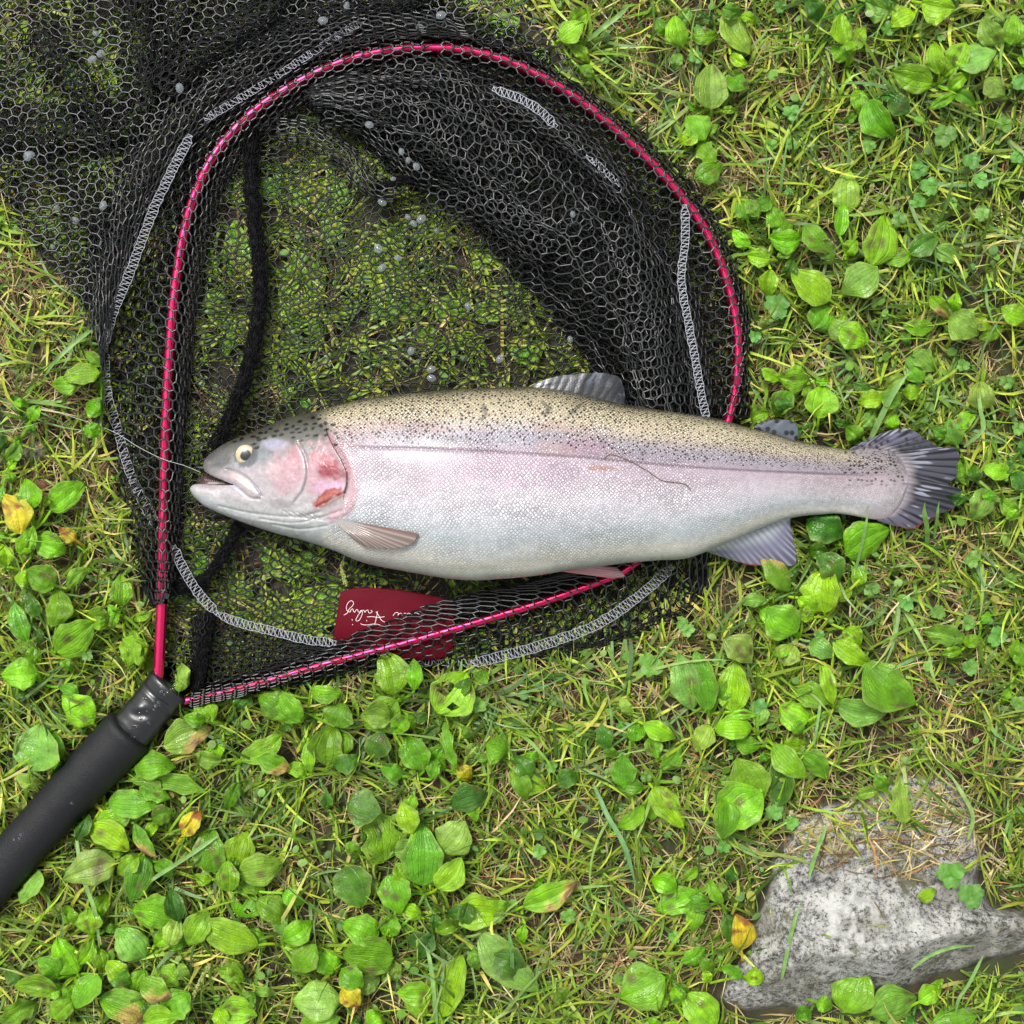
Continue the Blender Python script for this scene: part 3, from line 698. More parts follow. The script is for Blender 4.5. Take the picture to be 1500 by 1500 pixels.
ink = [[(240,435),(275,415),(298,370),(330,340),(342,310),(325,287),(300,292),(275,325),(266,365),(280,395),(305,405)],
 [(305,405),(318,378),(335,372),(342,395),(355,405),(368,382),(385,380),(392,402),(405,405),(418,385)],
 [(418,385),(435,400),(428,440),(402,488),(375,498),(368,480),(395,430),(432,388),(450,388),(460,408)],
 [(460,408),(474,388),(492,385),(500,408),(515,415),(537,398),(522,384)],
 [(326,478),(330,492)], [(330,530),(334,541)], [(478,488),(482,500)],
 [(484,455),(540,452),(600,460),(667,452)], [(592,396),(588,430),(575,490),(563,535)], [(578,400),(605,440),(635,490),(682,515)],
 [(415,524),(440,536),(500,538),(560,528),(622,540)],
 [(755,442),(775,415),(798,408),(812,420),(806,440)], [(806,440),(825,418),(843,418),(850,440),(868,420),(888,418),(893,438)], [(893,438),(910,418),(930,420),(945,436),(968,424),(990,412),(1020,420),(1040,436),(1062,430)],
 [(1035,470),(1060,480),(1055,505),(1030,508)], [(1165,505),(1180,478),(1196,500)]]
prt = []
for st in ink:
    q = catmull([(470 + x / 7.143, 840 + y / 7.143) for x, y in st], max(3, 5 * len(st))); w_ = .36 * K
    c = P(q[:, 0], q[:, 1], patch_z(q[:, 0], q[:, 1]) + .16); d = np.gradient(c, axis=0); d /= np.linalg.norm(d, axis=1)[:, None] + 1e-9
    nn = np.c_[-d[:, 1], d[:, 0], d[:, 2] * 0]; prt.append((np.concatenate([c + nn * w_, c - nn * w_], 1).reshape(-1, 3), grid_faces(len(c), 2)))
v, f = join(prt)
pr = mesh('printed_lettering', v, f, M_PRINT, None); pr.data.transform(__import__('mathutils').Matrix.Translation(-NET.location)); pr.parent = LP

# films of water caught in single cells
films = [(263,129,24),(135,87,22),(147,78,22),(77,361,16),(140,49,22),(473,30,30),(541,183,42),(588,222,44),(598,235,44),(610,244,42),(560,296,24),(597,318,17),(606,327,15),(617,321,16),(640,338,15),(839,314,47),(835,497,24),(554,364,13),(602,514,13),(632,554,13),(632,541,13),(686,449,13),(732,526,13),(615,40,28),(646,22,27),(508,8,26),(576,262,30),(151,301,24),(110,323,18),(83,304,15),(45,226,22),(40,229,22),(583,378,13),(560,392,13)]
fl = None
t = np.linspace(0, 2 * np.pi, 12, endpoint=False)
for k, (px, py, z) in enumerate(films):
    s = 6.0 + RS.uniform(-1.8, 1.8); a_ = RS.uniform(0, 3); ca, sa = math.cos(a_), math.sin(a_)
    rr = np.array([0, .6, 1.0]); R, T = np.meshgrid(rr, t, indexing='ij'); lx, ly = R * np.cos(T) * s, R * np.sin(T) * s * .78
    V = P(px + lx * ca - ly * sa, py + lx * sa + ly * ca, z + .9 * (1 - R ** 2)); mesh('water_film', V, grid_faces(3, 12, True)[:, ::-1], M_FILM, NET)
# ------------------------------------------------------------------ rainbow trout
FISH = thing('rainbow_trout', 'large silvery rainbow trout with pink cheek lying across the landing net', 'fish', P(700, 710, 12))
def curve1(pts, x):
    q = catmull(sorted(set(pts)), 900); o = np.argsort(q[:, 0]); return np.interp(x, q[o, 0], q[o, 1])
TOPQ = catmull(FISH_TOP, 1200); BOTQ = catmull(FISH_BOT, 1200)
def ytop(x): o = np.argsort(TOPQ[:, 0]); return np.interp(x, TOPQ[o, 0], TOPQ[o, 1])
def ybot(x): o = np.argsort(BOTQ[:, 0]); return np.interp(x, BOTQ[o, 0], BOTQ[o, 1])
ZCx = [270, 340, 450, 600, 750, 900, 1050, 1150, 1240, 1330]; ZCz = [37, 39, 45, 52, 54, 51, 44, 36, 27, 21]
Tx = [278, 288, 300, 330, 380, 440, 520, 650, 800, 950, 1050, 1150, 1240, 1290, 1318, 1330]; Tz = [4, 6, 8.5, 13, 20, 27, 33, 39, 37, 29, 22, 14, 8, 4.2, 2.4, 1.2]
def zc(x): return catx(ZCx, ZCz, x)
def Th(x): return catx(Tx, Tz, x)
def catx(xs_, ys_, x):
    q = np.linspace(xs_[0], xs_[-1], 600); y = np.interp(q, xs_, ys_); k = np.hanning(61); k /= k.sum()
    y = np.convolve(np.r_[np.full(30, y[0]), y, np.full(30, y[-1])], k, 'valid'); return np.interp(x, q, y)
SPL = 0.57
slit_u = catmull([(288,685),(290.5,689.5),(296,693.5),(306,698.0),(322,703.2),(341,709.3)], 200); slit_l = catmull([(278,716),(281,711.5),(288,709),(304,709.5),(320,710.3),(341,710.6)], 200)
def outl(x):
    """upper lobe top, slit top, slit bottom, lower lobe bottom at nominal x"""
    t = ytop(np.maximum(x, 288)); b = ybot(np.maximum(x, 278)); m = t + SPL * (b - t)
    su = np.interp(x, slit_u[:, 0], slit_u[:, 1]); sl = np.interp(x, slit_l[:, 0], slit_l[:, 1])
    k = sstep(330, 400, x); su = np.where(x < 341, su, 709.4 * (1 - k) + m * k); sl = np.where(x < 341, sl, 710.4 * (1 - k) + m * k)
    return t, np.minimum(su, sl), np.maximum(su, sl), b
def spots(x, y, sc, thr, seed):
    gx_, gy_ = np.floor(x / sc), np.floor(y / sc); best = np.full(x.shape, 9.)
    for a_ in (-1, 0, 1):
        for b_ in (-1, 0, 1):
            ix, iy = gx_ + a_, gy_ + b_; cx = (ix + .2 + .6 * _hash(ix, iy, seed)) * sc; cy = (iy + .2 + .6 * _hash(ix, iy, seed + 1)) * sc
            on = _hash(ix, iy, seed + 2) < thr; best = np.minimum(best, np.where(on, np.hypot((x - cx), (y - cy)), 9.))
    return best
def lat(x): return np.interp(x, [480, 500, 600, 720, 860, 1000, 1100, 1240, 1330], [652, 655, 657, 662, 671, 684, 690, 696, 698])
def relief(x, y):
    z = np.zeros(np.shape(x))
    def g(path, wd, amp):
        nonlocal z
        d, _ = dline(x, y, catmull(path, 40)); z = z + amp * np.exp(-(d / wd) ** 2)
    def blob(cx, cy, rx, ry, amp):
        nonlocal z
        z = z + amp * np.exp(-((x - cx) / rx) ** 2 - ((y - cy) / ry) ** 2)
    g([(436,648),(447,668),(451,693),(446,715),(432,735)], 2.4, -.9)              # preopercle
    g([(432,648),(441,668),(445,693),(440,715),(428,733)], 5, .9)
    op = [(478,632),(486,650),(499,672),(507,690),(508,708),(504,722),(485,733),(466,741),(440,752)]
    d, _ = dline(x, y, catmull(op, 60)); side = (x > np.interp(y, [632, 650, 672, 690, 708, 722, 760], [478, 486, 499, 507, 508, 504, 500]))
    z = z + np.where(side, -1.6 * np.exp(-d / 7.0), 1.1 * np.exp(-(d / 7) ** 2))
    g([(466,741),(485,733),(503,723)], 2.2, -1.8)
    g([(490,642),(508,670),(517,695),(520,720),(512,745),(486,760)], 4, .9)        # shoulder
    g([(332,687),(345,690),(362,700),(374,712),(384,726)], 1.7, -.9)              # above the jaw bone
    g([(304,700),(325,699),(345,704),(360,715),(374,725)], 6.5, 1.7)               # jaw bone
    g([(341,710),(352,718),(366,729),(380,731)], 1.9, -1.5)
    g([(300,716),(330,722),(360,735)], 7, .8)
    g([(300,745),(345,757),(400,765),(450,768)], 4, .7); g([(320,741),(370,752),(430,757),(470,750)], 2.0, -.9)
    g([(380,760),(430,766),(470,758),(500,748)], 1.8, -.9); g([(400,768),(440,775),(480,770)], 1.8, -.8)
    for k in range(5): g([(415 + 10 * k, 748 + k), (432 + 10 * k, 758 + k), (455 + 9 * k, 756 + k)], 1.2, -.7)
    r = np.hypot(x - 359, y - 666); z = z + .0 * r - 1.6 * np.exp(-(r / 13) ** 2)
    blob(395, 655, 20, 10, -.7); blob(300, 672, 8, 7, -.5); blob(472, 690, 22, 28, .8); blob(425, 700, 18, 28, .6)
    z = z - 1.1 * np.exp(-((y - lat(x)) / 1.8) ** 2) * sstep(500, 540, x) * sstep(1300, 1200, x)
    z = z - .9 * np.exp(-(dline(x, y, [(600,842),(720,835),(830,820)])[0] / 10) ** 2)
    z = z + sstep(500, 560, x) * (.6 * fbm(x / 70, y / 34, 301, 3)) + .22 * fbm(x / 7, y / 7, 303, 2) * sstep(520, 480, x)
    return z
xs = np.r_[278 + 32 * (1 - np.cos(np.linspace(0, np.pi / 2, 34))), np.linspace(311, 540, 215), np.linspace(541.6, 1300, 500), 1300 + 30 * np.sin(np.linspace(.05, 1, 30) * np.pi / 2)]
NX = len(xs); NU, NLo = 112, 86
def body_rows(x):
    """for nominal columns x -> PX, PY, Z over rows of the upper side"""
    x = x[:, None]
    t, su, sl, b = outl(x); full_m, full_h = (t + b) / 2, (b - t) / 2
    th = np.linspace(0, 1, NU + NLo)[None] ; ysing = full_m - full_h * np.cos(np.pi * th)
    a = np.linspace(0, 1, NU)[None]; c = np.linspace(0, 1, NLo)[None]
    yu = (t + su) / 2 - (su - t) / 2 * np.cos(np.pi * a); yl = (sl + b) / 2 - (b - sl) / 2 * np.cos(np.pi * c)
    ydb = np.concatenate([yu, yl], 1); k = sstep(342, 470, x)
    PY = ydb * (1 - k) + ysing * k
    sh = np.concatenate([np.full((1, NU), 10.0), np.zeros((1, NLo))], 1) * (1 - sstep(278, 345, x))
    PX = x + sh
    s = np.clip((PY - full_m) / full_h, -1, 1); zs = Th(x) * np.sqrt(np.clip(1 - np.abs(s) ** 2.25, 0, 1))
    su_ = np.concatenate([np.clip((yu - (t + su) / 2) / np.maximum((su - t) / 2, 1e-3), -1, 1), np.clip((yl - (sl + b) / 2) / np.maximum((b - sl) / 2, 1e-3), -1, 1)], 1)
    hw = np.concatenate([np.broadcast_to((su - t) / 2, yu.shape), np.broadcast_to((b - sl) / 2, yl.shape)], 1)
    zd = np.minimum(Th(x), hw * K * 1000 * 1.1) * np.sqrt(np.clip(1 - su_ ** 2, 0, 1))
    bl = 1 - sstep(300, 350, x); Z = zs * (1 - bl) + zd * bl
    # mouth slit stays carved a little beyond the corner
    return PX, PY, Z, s
PX, PY, Zt, Srel = body_rows(xs)
edge = np.clip(1 - np.abs(Srel), 0, 1)
Zr = relief(PX, PY) * sstep(0, .12, edge)
Ztop = zc(xs)[:, None] + Zt + Zr
# the back (under) side, coarser
PXb, PYb, Zb = PX[:, ::4], PY[:, ::4], (zc(xs)[:, None] - Zt * .96)[:, ::4]
PXb = np.c_[PXb, PX[:, -1:]]; PYb = np.c_[PYb, PY[:, -1:]]; Zb = np.c_[Zb, (zc(xs)[:, None] - Zt * .96)[:, -1:]]
nr_, nb_ = PX.shape[1], PXb.shape[1]

# colours
def body_color(x, y):
    t, b = ytop(np.maximum(x, 288)), ybot(x); l = lat(x)
    up = np.clip((l - y) / np.maximum(l - t, 1), 0, 1); dn = np.clip((y - l) / np.maximum(b - l, 1), 0, 1)
    U = [(0, (208,186,202)), (.10, (194,178,194)), (.28, (190,180,192)), (.42, (206,188,180)), (.55, (224,206,174)), (.78, (216,200,160)), (.92, (174,162,126)), (1, (92,88,70))]
    D = [(0, (214,192,208)), (.15, (224,204,218)), (.35, (232,222,232)), (.55, (228,230,238)), (.70, (206,216,220)), (.80, (218,222,220)), (.87, (238,234,220)), (.94, (222,222,214)), (1, (186,188,182))]  # last stop: shading of the lower belly rim put into the colour
    w1 = up + .05 * fbm(x / 40, y / 18, 401, 3); w2 = dn + .05 * fbm(x / 60, y / 20, 402, 3)
    cu = np.stack([np.interp(w1, [a for a, _ in U], [q[k] for _, q in U]) for k in range(3)], -1)
    cd = np.stack([np.interp(w2, [a for a, _ in D], [q[k] for _, q in D]) for k in range(3)], -1)
    c = np.where((y < l)[..., None], cu, cd)
    def mixc(m, col):
        nonlocal c
        m = np.clip(m, 0, 1)[..., None]; c = c * (1 - m) + np.array(col, float) * m
    def blob(cx, cy, rx, ry, col, s, nz=.25, seed=0, rot=0):
        X_, Y_ = x - cx, y - cy; ca, sa = math.cos(rot), math.sin(rot); X_, Y_ = X_ * ca + Y_ * sa, -X_ * sa + Y_ * ca
        r = np.sqrt((X_ / rx) ** 2 + (Y_ / ry) ** 2) + nz * fbm(x / 9, y / 9, 410 + seed, 3); mixc(s * sstep(1.25, .55, r), col)
    # flank tints
    mixc(.35 * sstep(.1, .5, fbm(x / 90, y / 30, 405, 2)) * (up > 0) * (up < .6), (206, 160, 150))
    blob(750, 640, 120, 12, (172,166,186), .5); blob(620, 628, 60, 10, (205,165,165), .4); blob(640, 648, 70, 9, (165,160,162), .45)
    blob(880, 686, 28, 4.5, (205,150,135), .8, .5); blob(860, 655, 40, 14, (196,150,170), .5); blob(750, 690, 120, 30, (216,186,208), .4)
    mixc(.55 * sstep(1120, 1240, x) * (dn > 0) * sstep(1, .3, dn), (212, 190, 196)); mixc(.5 * sstep(1150, 1300, x) * (up > 0) * (up < .7), (196, 178, 182))
    mixc(.55 * sstep(.6, .95, dn) * sstep(1180, 1290, x), (214,208,206))
    mixc(.75 * sstep(.55, .85, up) * sstep(1235, 1290, x), (108,104,112))
    # head
    hd_ = sstep(6 + 14 * sstep(640, 610, y), -6 - 14 * sstep(640, 610, y), x - np.interp(y, [560, 600, 620, 650, 672, 690, 708, 722, 740, 765, 800], [462, 470, 478, 492, 506, 516, 520, 518, 505, 486, 470]) - 9 * fbm(x / 9, y / 9, 420, 3))
    hr_ = (y - t) / np.maximum(b - t, 1)
    HC = [(0, (78,76,64)), (.10, (98,98,86)), (.22, (122,122,114)), (.30, (158,156,158)), (.42, (196,182,190)), (.6, (206,192,196)), (.78, (204,202,202)), (.9, (196,202,202)), (1, (176,182,180))]
    wv = hr_ + .03 * fbm(x / 20, y / 12, 421, 3)
    ch = np.stack([np.interp(wv, [a for a, _ in HC], [q[k] for _, q in HC]) for k in range(3)], -1)
    m = np.clip(hd_ , 0, 1)[..., None]; c = c * (1 - m) + ch * m
    blob(314, 668, 30, 20, (100,100,100), .8); blob(300, 680, 12, 8, (150,142,142), .6, seed=1); blob(345, 640, 30, 9, (84,84,76), .6, seed=3)
    blob(326, 690, 16, 6, (168,160,160), .6, seed=2)
    blob(402, 652, 22, 11, (186,184,214), .85, seed=4); blob(384, 668, 15, 12, (152,160,168), .7, seed=5, nz=.1)
    blob(424, 690, 32, 36, (222,160,172), .62, .5, 6); blob(432, 672, 14, 22, (228,150,158), .45, .6, 7); blob(398, 690, 16, 14, (226,196,198), .5, .5, 8)
    blob(477, 688, 30, 44, (212,156,166), .75, .7, 9); blob(482, 684, 16, 16, (186,74,88), .85, .5, 10); blob(466, 668, 14, 10, (206,112,122), .6, .5, 11)
    blob(480, 712, 26, 10, (232,182,216), .8, .4, 12, rot=-.1); blob(457, 700, 6, 30, (226,176,186), .5, .3, 13)
    fr = fbm((x - y) / 4.0, (x + y) / 18, 431, 2); blob(485, 690, 22, 12, (158,50,62), .55 * 1, .9, 14)
    mixc(.5 * np.exp(-(dline(x, y, [(446,655),(449,693),(442,722)])[0] / 2.0) ** 2), (140,150,160))
    mixc(.45 * np.exp(-(dline(x, y, [(436,648),(441,668),(444,693),(438,718)])[0] / 3.0) ** 2), (232,206,212))
    blob(352, 703, 26, 11, (214,186,176), .6, .4, 15, rot=.55); blob(330, 722, 36, 9, (206,196,204), .5, .3, 16); blob(346, 713, 14, 4.5, (200,200,226), .7, .3, 17, rot=.5)
    mixc(.55 * np.exp(-(dline(x, y, catmull([(332,687),(345,690),(362,700),(374,712),(384,726)], 20))[0] / 1.6) ** 2), (122,134,158))
    blob(410, 738, 18, 9, (170,156,160), .55, .5, 18); blob(300, 735, 30, 8, (176,184,190), .5, .4, 19, rot=.5)
    sh = [(484,640),(504,668),(515,692),(518,716),(510,742),(486,757)]
    mixc(.75 * np.exp(-(dline(x, y, catmull(sh, 40))[0] / 7) ** 2), (226,172,182))
    mixc(.75 * np.exp(-(dline(x, y, catmull([(478,632),(486,650),(499,672),(507,690),(508,708),(504,722)], 40))[0] / 1.8) ** 2), (140,86,92))
    rd = dline(x, y, [(466,737),(471,731),(480,725),(491,721)])[0] * (1 + .25 * np.sin(x / 3.5)) + 3.4 * fbm(x / 5, y / 5, 441, 3); mixc(.85 * sstep(8, 4.5, rd), (186,66,62)); mixc(.75 * sstep(3.5, 1, rd + 2 * fbm(x / 2.5, y / 2.5, 442, 2)), (214,112,92)); mixc(.5 * np.exp(-(dline(x, y, [(464,742),(474,741),(490,733),(503,726)])[0] / 2.2) ** 2), (150,34,34))
    mixc(.5 * np.exp(-(dline(x, y, [(470,743),(488,734),(504,724)])[0] / 1.6) ** 2), (150,120,110))
    blob(500, 750, 22, 9, (224,176,190), .55, .4, 20, rot=-.5)
    mixc(.75 * sstep(21, 15.5, np.hypot(x - 359.5, y - 666)), (92, 96, 104))
    # lateral line
    mixc(.55 * np.exp(-((y - l) / 1.5) ** 2) * sstep(495, 530, x) * sstep(1310, 1200, x), (120,98,112))
    e_ = dline(x, y, catmull([(1270,655),(1300,660),(1318,672),(1330,694),(1330,712),(1318,740),(1302,757),(1282,761)], 40))[0]
    mixc(.9 * sstep(34, 4, e_ + 8 * fbm(x / 8, y / 8, 457, 2)) * (x > 1230), (176, 164, 170)); mixc(.85 * sstep(2.4, 1.3, spots(x, y * 1.15, 6.5, .42, 458) + .8 * fbm(x / 3, y / 3, 459, 2)) * (x > 1235) * sstep(722, 690, y), (30, 30, 32))
    # scars on the back
    for q in ([(708,596),(712,606),(706,614)], [(795,590),(806,598),(798,606)], [(852,592),(842,600),(836,606)]):
        mixc(.6 * np.exp(-(dline(x, y, q)[0] / 3) ** 2), (88,86,74))
    # head spots
    for (a_, b_) in [(790,150),(830,103),(880,130),(920,103),(940,130),(985,105),(1000,158),(1070,155),(1045,98),(990,65),(885,80),(835,65),(730,160),(750,120),(655,178),(665,130),(610,190),(620,135),(600,172),(560,165),(465,182),(410,205),(885,172),(955,198),(1160,108),(1210,68),(1235,135),(1145,55),(1230,230),(1155,150),(940,40),(1050,10),(700,100),(1100,20),(590,255),(570,225),(1060,60),(1110,75)]:
        px, py = 270 + a_ / 5.556, 610 + b_ / 5.556; mixc(.93 * sstep(2.9, 1.3, np.hypot((x - px) * (.6 + .35 * ((a_ * 7) % 10) / 10) + .3 * (y - py), (y - py) * (.9 + .4 * ((b_ * 3) % 7) / 7)) + .7 * fbm(x / 3, y / 3, 455, 2)), (22,22,20))
    c = c * (1 + .05 * fbm(x / 5, y / 5, 450, 2))[..., None]
    scl = (1 - hd_) * sstep(1332, 1318, x) * sstep(1.02, .93, dn)
    scl = scl * np.clip(.72 + .5 * fbm(x / 55, y / 30, 462, 3), .25, 1)
    gold = np.clip(sstep(.3, .55, up), 0, 1) * (1 - hd_)
    spot = (1 - hd_) * sstep(.02, .25, up) * (1 - .0 * up) + (1 - hd_) * .3 * sstep(.35, 0, dn) * (up <= 0) * 0
    g_ = c.mean(-1, keepdims=True); c = g_ + (c - g_) * .80
    return lin(np.clip(c, 0, 255)) * .66 * (1 + .16 * fbm(x / 3.2, y / 3.2, 452, 2) * (x < 520))[..., None], scl * (.55 + .45 * sstep(1, .6, dn)), gold, spot
Cc, Cs, Cg, Cp = body_color(PX, PY)
slitm = (np.arange(nr_)[None] >= NU - 4) & (np.arange(nr_)[None] < NU + 2) & (PX < 345)
dark = lin((46, 30, 32)); Cc = np.where((slitm & (np.arange(nr_)[None] >= NU - 1) & (np.arange(nr_)[None] <= NU - 1))[..., None], Cc * .5, Cc)
V = np.concatenate([P(PX, PY, Ztop).reshape(-1, 3), P(PXb, PYb, Zb).reshape(-1, 3)])
under = np.broadcast_to(lin((190, 192, 190)) * .58, PXb.shape + (3,)).reshape(-1, 3)
Ca = np.concatenate([Cc.reshape(-1, 3), under])
F1 = grid_faces(NX, nr_)
gap_col = PY[:, NU] - PY[:, NU - 1]; gap_ = (PY[:, NU] - PY[:, NU - 1])[F1[:, 0] // nr_]; F1 = F1[~((F1[:, 0] % nr_ == NU - 1) & (gap_ > .7) & (PX.ravel()[F1[:, 0]] < 342))]
o2 = NX * nr_; F2 = grid_faces(NX, nb_)[:, ::-1] + o2
i = np.arange(NX - 1)
Fs = np.vstack([np.stack([i * nr_, o2 + i * nb_, o2 + (i + 1) * nb_, (i + 1) * nr_], -1), np.stack([i * nr_ + nr_ - 1, (i + 1) * nr_ + nr_ - 1, o2 + (i + 1) * nb_ + nb_ - 1, o2 + i * nb_ + nb_ - 1], -1)])
jt = (np.arange(0, nr_ - 3, 4)); jb = np.arange(len(jt))
front = np.stack([jt, jt + 4, o2 + jb + 1, o2 + jb], -1); rear = front.copy()
rear = np.stack([(NX - 1) * nr_ + jt, o2 + (NX - 1) * nb_ + jb, o2 + (NX - 1) * nb_ + jb + 1, (NX - 1) * nr_ + jt + 4], -1)
front = front[~((jt <= NU) & (jt + 4 >= NU))]
q0 = F2.min(1) - o2; F2 = F2[~((q0 % nb_ == NU // 4 - 1) & (gap_col[np.clip(q0 // nb_, 0, NX - 1)] > .7) & (q0 // nb_ < 70))]
F = np.vstack([F1[:, ::-1] * 1, F2[:, ::-1] * 1, Fs, front, rear])
# scale lattice coordinates: diamonds that shrink toward back and tail
def scale_uv(x, y):
    t, b = ytop(np.maximum(x, 288)), ybot(x); s = np.clip((y - (t + b) / 2) / ((b - t) / 2 + 1e-3), -1, 1)
    arc = np.arcsin(np.clip(s, -.995, .995)) / (np.pi / 2)
    v = .5 * s + .5 * arc; n = 44.0
    xx = x + 5 * fbm(x / 60, y / 40, 460, 3) + 6 * np.cos(s * 3); vv = v * n / 2 * (1.16) + .9 * fbm(x / 60, y / 40, 461, 3)
    xx2 = np.interp(xx, [450, 800, 1100, 1330], [0, 350 / 6.1, 350 / 6.1 + 300 / 5.7, 350 / 6.1 + 300 / 5.7 + 230 / 4.9])
    return np.stack([xx2 + vv, xx2 - vv], -1)
UVt = scale_uv(PX, PY).reshape(-1, 2); UVa = np.concatenate([UVt, scale_uv(PXb, PYb).reshape(-1, 2)])
z0 = np.zeros(PXb.size)
def fish_mat():
    m, nt, b = newmat('trout_skin'); L = nt.links
    at = N(nt, 'Attribute', attribute_name='Col'); sc = N(nt, 'Attribute', attribute_name='scl'); go = N(nt, 'Attribute', attribute_name='gold'); sp = N(nt, 'Attribute', attribute_name='spot')
    uv = N(nt, 'UVMap')
    def M(op, a_, b_=None, c_=None):
        n = N(nt, 'Math', operation=op)
        for k, q in enumerate((a_, b_, c_)):
            if q is None: continue
            if isinstance(q, (int, float)): n.inputs[k].default_value = q
            else: L.new(q, n.inputs[k])
        return n.outputs[0]
    vo = N(nt, 'TexVoronoi', voronoi_dimensions='2D'); vo.inputs['Scale'].default_value = 1; vo.inputs['Randomness'].default_value = .52
    L.new(uv.outputs[0], vo.inputs['Vector'])
    ve = N(nt, 'TexVoronoi', voronoi_dimensions='2D', feature='DISTANCE_TO_EDGE'); ve.inputs['Scale'].default_value = 1; ve.inputs['Randomness'].default_value = .52
    L.new(uv.outputs[0], ve.inputs['Vector'])
    e = N(nt, 'MapRange', interpolation_type='SMOOTHSTEP'); e.inputs['From Min'].default_value = .03; e.inputs['From Max'].default_value = .30
    L.new(ve.outputs['Distance'], e.inputs['Value']); ef = e.outputs[0]
    sepc = N(nt, 'SeparateColor'); L.new(vo.outputs['Color'], sepc.inputs[0]); rnd = sepc.outputs[0]; rnd2 = sepc.outputs[1]
    # brightness of each scale: light heart, darker rim, some scales brighter
    lo = M('MULTIPLY_ADD', go.outputs['Fac'], -.18, .56)
    hi = M('MULTIPLY_ADD', go.outputs['Fac'], .22, 1.12)
    hi2 = M('MULTIPLY', hi, M('MULTIPLY_ADD', rnd, .46, .76))
    mx = N(nt, 'Mix'); L.new(ef, mx.inputs[0]); L.new(lo, mx.inputs[2]); L.new(hi2, mx.inputs[3])
    f = N(nt, 'Mix'); L.new(sc.outputs['Fac'], f.inputs[0]); f.inputs[2].default_value = 1; L.new(mx.outputs[0], f.inputs[3])
    v1 = N(nt, 'VectorMath', operation='SCALE'); L.new(at.outputs['Color'], v1.inputs[0]); L.new(f.outputs[0], v1.inputs['Scale'])
    # small black spots between the scales
    mp = N(nt, 'VectorMath', operation='SCALE'); mp.inputs['Scale'].default_value = .66; L.new(uv.outputs[0], mp.inputs[0])
    vs = N(nt, 'TexVoronoi', voronoi_dimensions='2D'); vs.inputs['Scale'].default_value = 1; vs.inputs['Randomness'].default_value = .85; L.new(mp.outputs[0], vs.inputs['Vector'])
    s3 = N(nt, 'SeparateColor'); L.new(vs.outputs['Color'], s3.inputs[0])
    on = M('LESS_THAN', s3.outputs[0], M('MULTIPLY', sp.outputs['Fac'], .8))
    rad = M('MULTIPLY_ADD', s3.outputs[1], .13, .18)
    dd = M('SUBTRACT', rad, vs.outputs['Distance']); dm = N(nt, 'MapRange', interpolation_type='SMOOTHSTEP'); dm.inputs['From Min'].default_value = -.05; dm.inputs['From Max'].default_value = .06
    L.new(dd, dm.inputs['Value']); spf = M('MULTIPLY', dm.outputs[0], on); spf = M('MULTIPLY', spf, .93)
    m2 = N(nt, 'Mix', data_type='RGBA'); L.new(spf, m2.inputs[0]); L.new(v1.outputs[0], m2.inputs[6]); m2.inputs[7].default_value = (.012, .012, .014, 1)
    L.new(m2.outputs[2], b.inputs['Base Color'])
    hgt = M('MULTIPLY', M('ADD', ef, M('MULTIPLY', rnd2, .5)), sc.outputs['Fac'])
    tc = N(nt, 'TexCoord'); nz = N(nt, 'TexNoise', Scale=520.0, Detail=4.0); L.new(tc.outputs['Object'], nz.inputs['Vector']); hgt = M('ADD', hgt, M('MULTIPLY', nz.outputs['Fac'], .8))
    bp = N(nt, 'Bump', Strength=.55, Distance=.0005); L.new(hgt, bp.inputs['Height']); L.new(bp.outputs[0], b.inputs['Normal'])
    rr = N(nt, 'MapRange'); rr.inputs['From Min'].default_value = .35; rr.inputs['From Max'].default_value = .65; rr.inputs['To Min'].default_value = .14; rr.inputs['To Max'].default_value = .42
    n5 = N(nt, 'TexNoise', Scale=75.0, Detail=5.0); L.new(tc.outputs['Object'], n5.inputs['Vector']); L.new(n5.outputs['Fac'], rr.inputs['Value']); L.new(rr.outputs[0], b.inputs['Roughness']); b.inputs['Metallic'].default_value = .10; b.inputs['Specular IOR Level'].default_value = .55
    b.inputs['Coat Weight'].default_value = .1; b.inputs['Coat Roughness'].default_value = .15
    b.inputs['Subsurface Weight'].default_value = 0
    return m
M_FISH = fish_mat()
body = mesh('body', V, F, M_FISH, FISH, col=Ca, uv=UVa, attrs={'scl': np.r_[Cs.ravel(), z0], 'gold': np.r_[Cg.ravel(), z0], 'spot': np.r_[Cp.ravel(), z0]})
def bodyz(x, y):
    t, b = ytop(x), ybot(x); s = np.clip((y - (t + b) / 2) / ((b - t) / 2), -1, 1)
    return zc(x) + Th(x) * np.sqrt(np.clip(1 - np.abs(s) ** 2.25, 0, 1))

# mouth lining
mp_ = [(296,692),(304,697),(320,705),(343,709.8),(320,711),(300,711),(292,711)]
q = catmull(mp_ + mp_[:1], 40); c0 = np.array([[308, 704]]); z_ = zc(300) - 5
Vm = np.concatenate([P(q[:, 0], q[:, 1], z_), P(308, 705, z_ - 2)[None]]); j = np.arange(0, 38, 2)
mesh('mouth_lining', Vm, np.stack([np.full(len(j), 40), j, j + 1, j + 2], -1), simple('mouth_flesh', lin((70, 38, 40)), .35), FISH)
# little teeth along the jaws
prt = []
for k in range(11):
    t_ = k / 11; x = 300 + 30 * t_; a_ = P(x, 701.5 + 5.5 * t_, zc(x) + 1.0); b_ = P(x + 1.2, 704.0 + 4.3 * t_, zc(x) + .4); prt.append(threads(a_[None], b_[None], .35 * K, 4))
mesh('teeth', *join(prt), simple('tooth', (.6, .58, .52), .3), FISH)

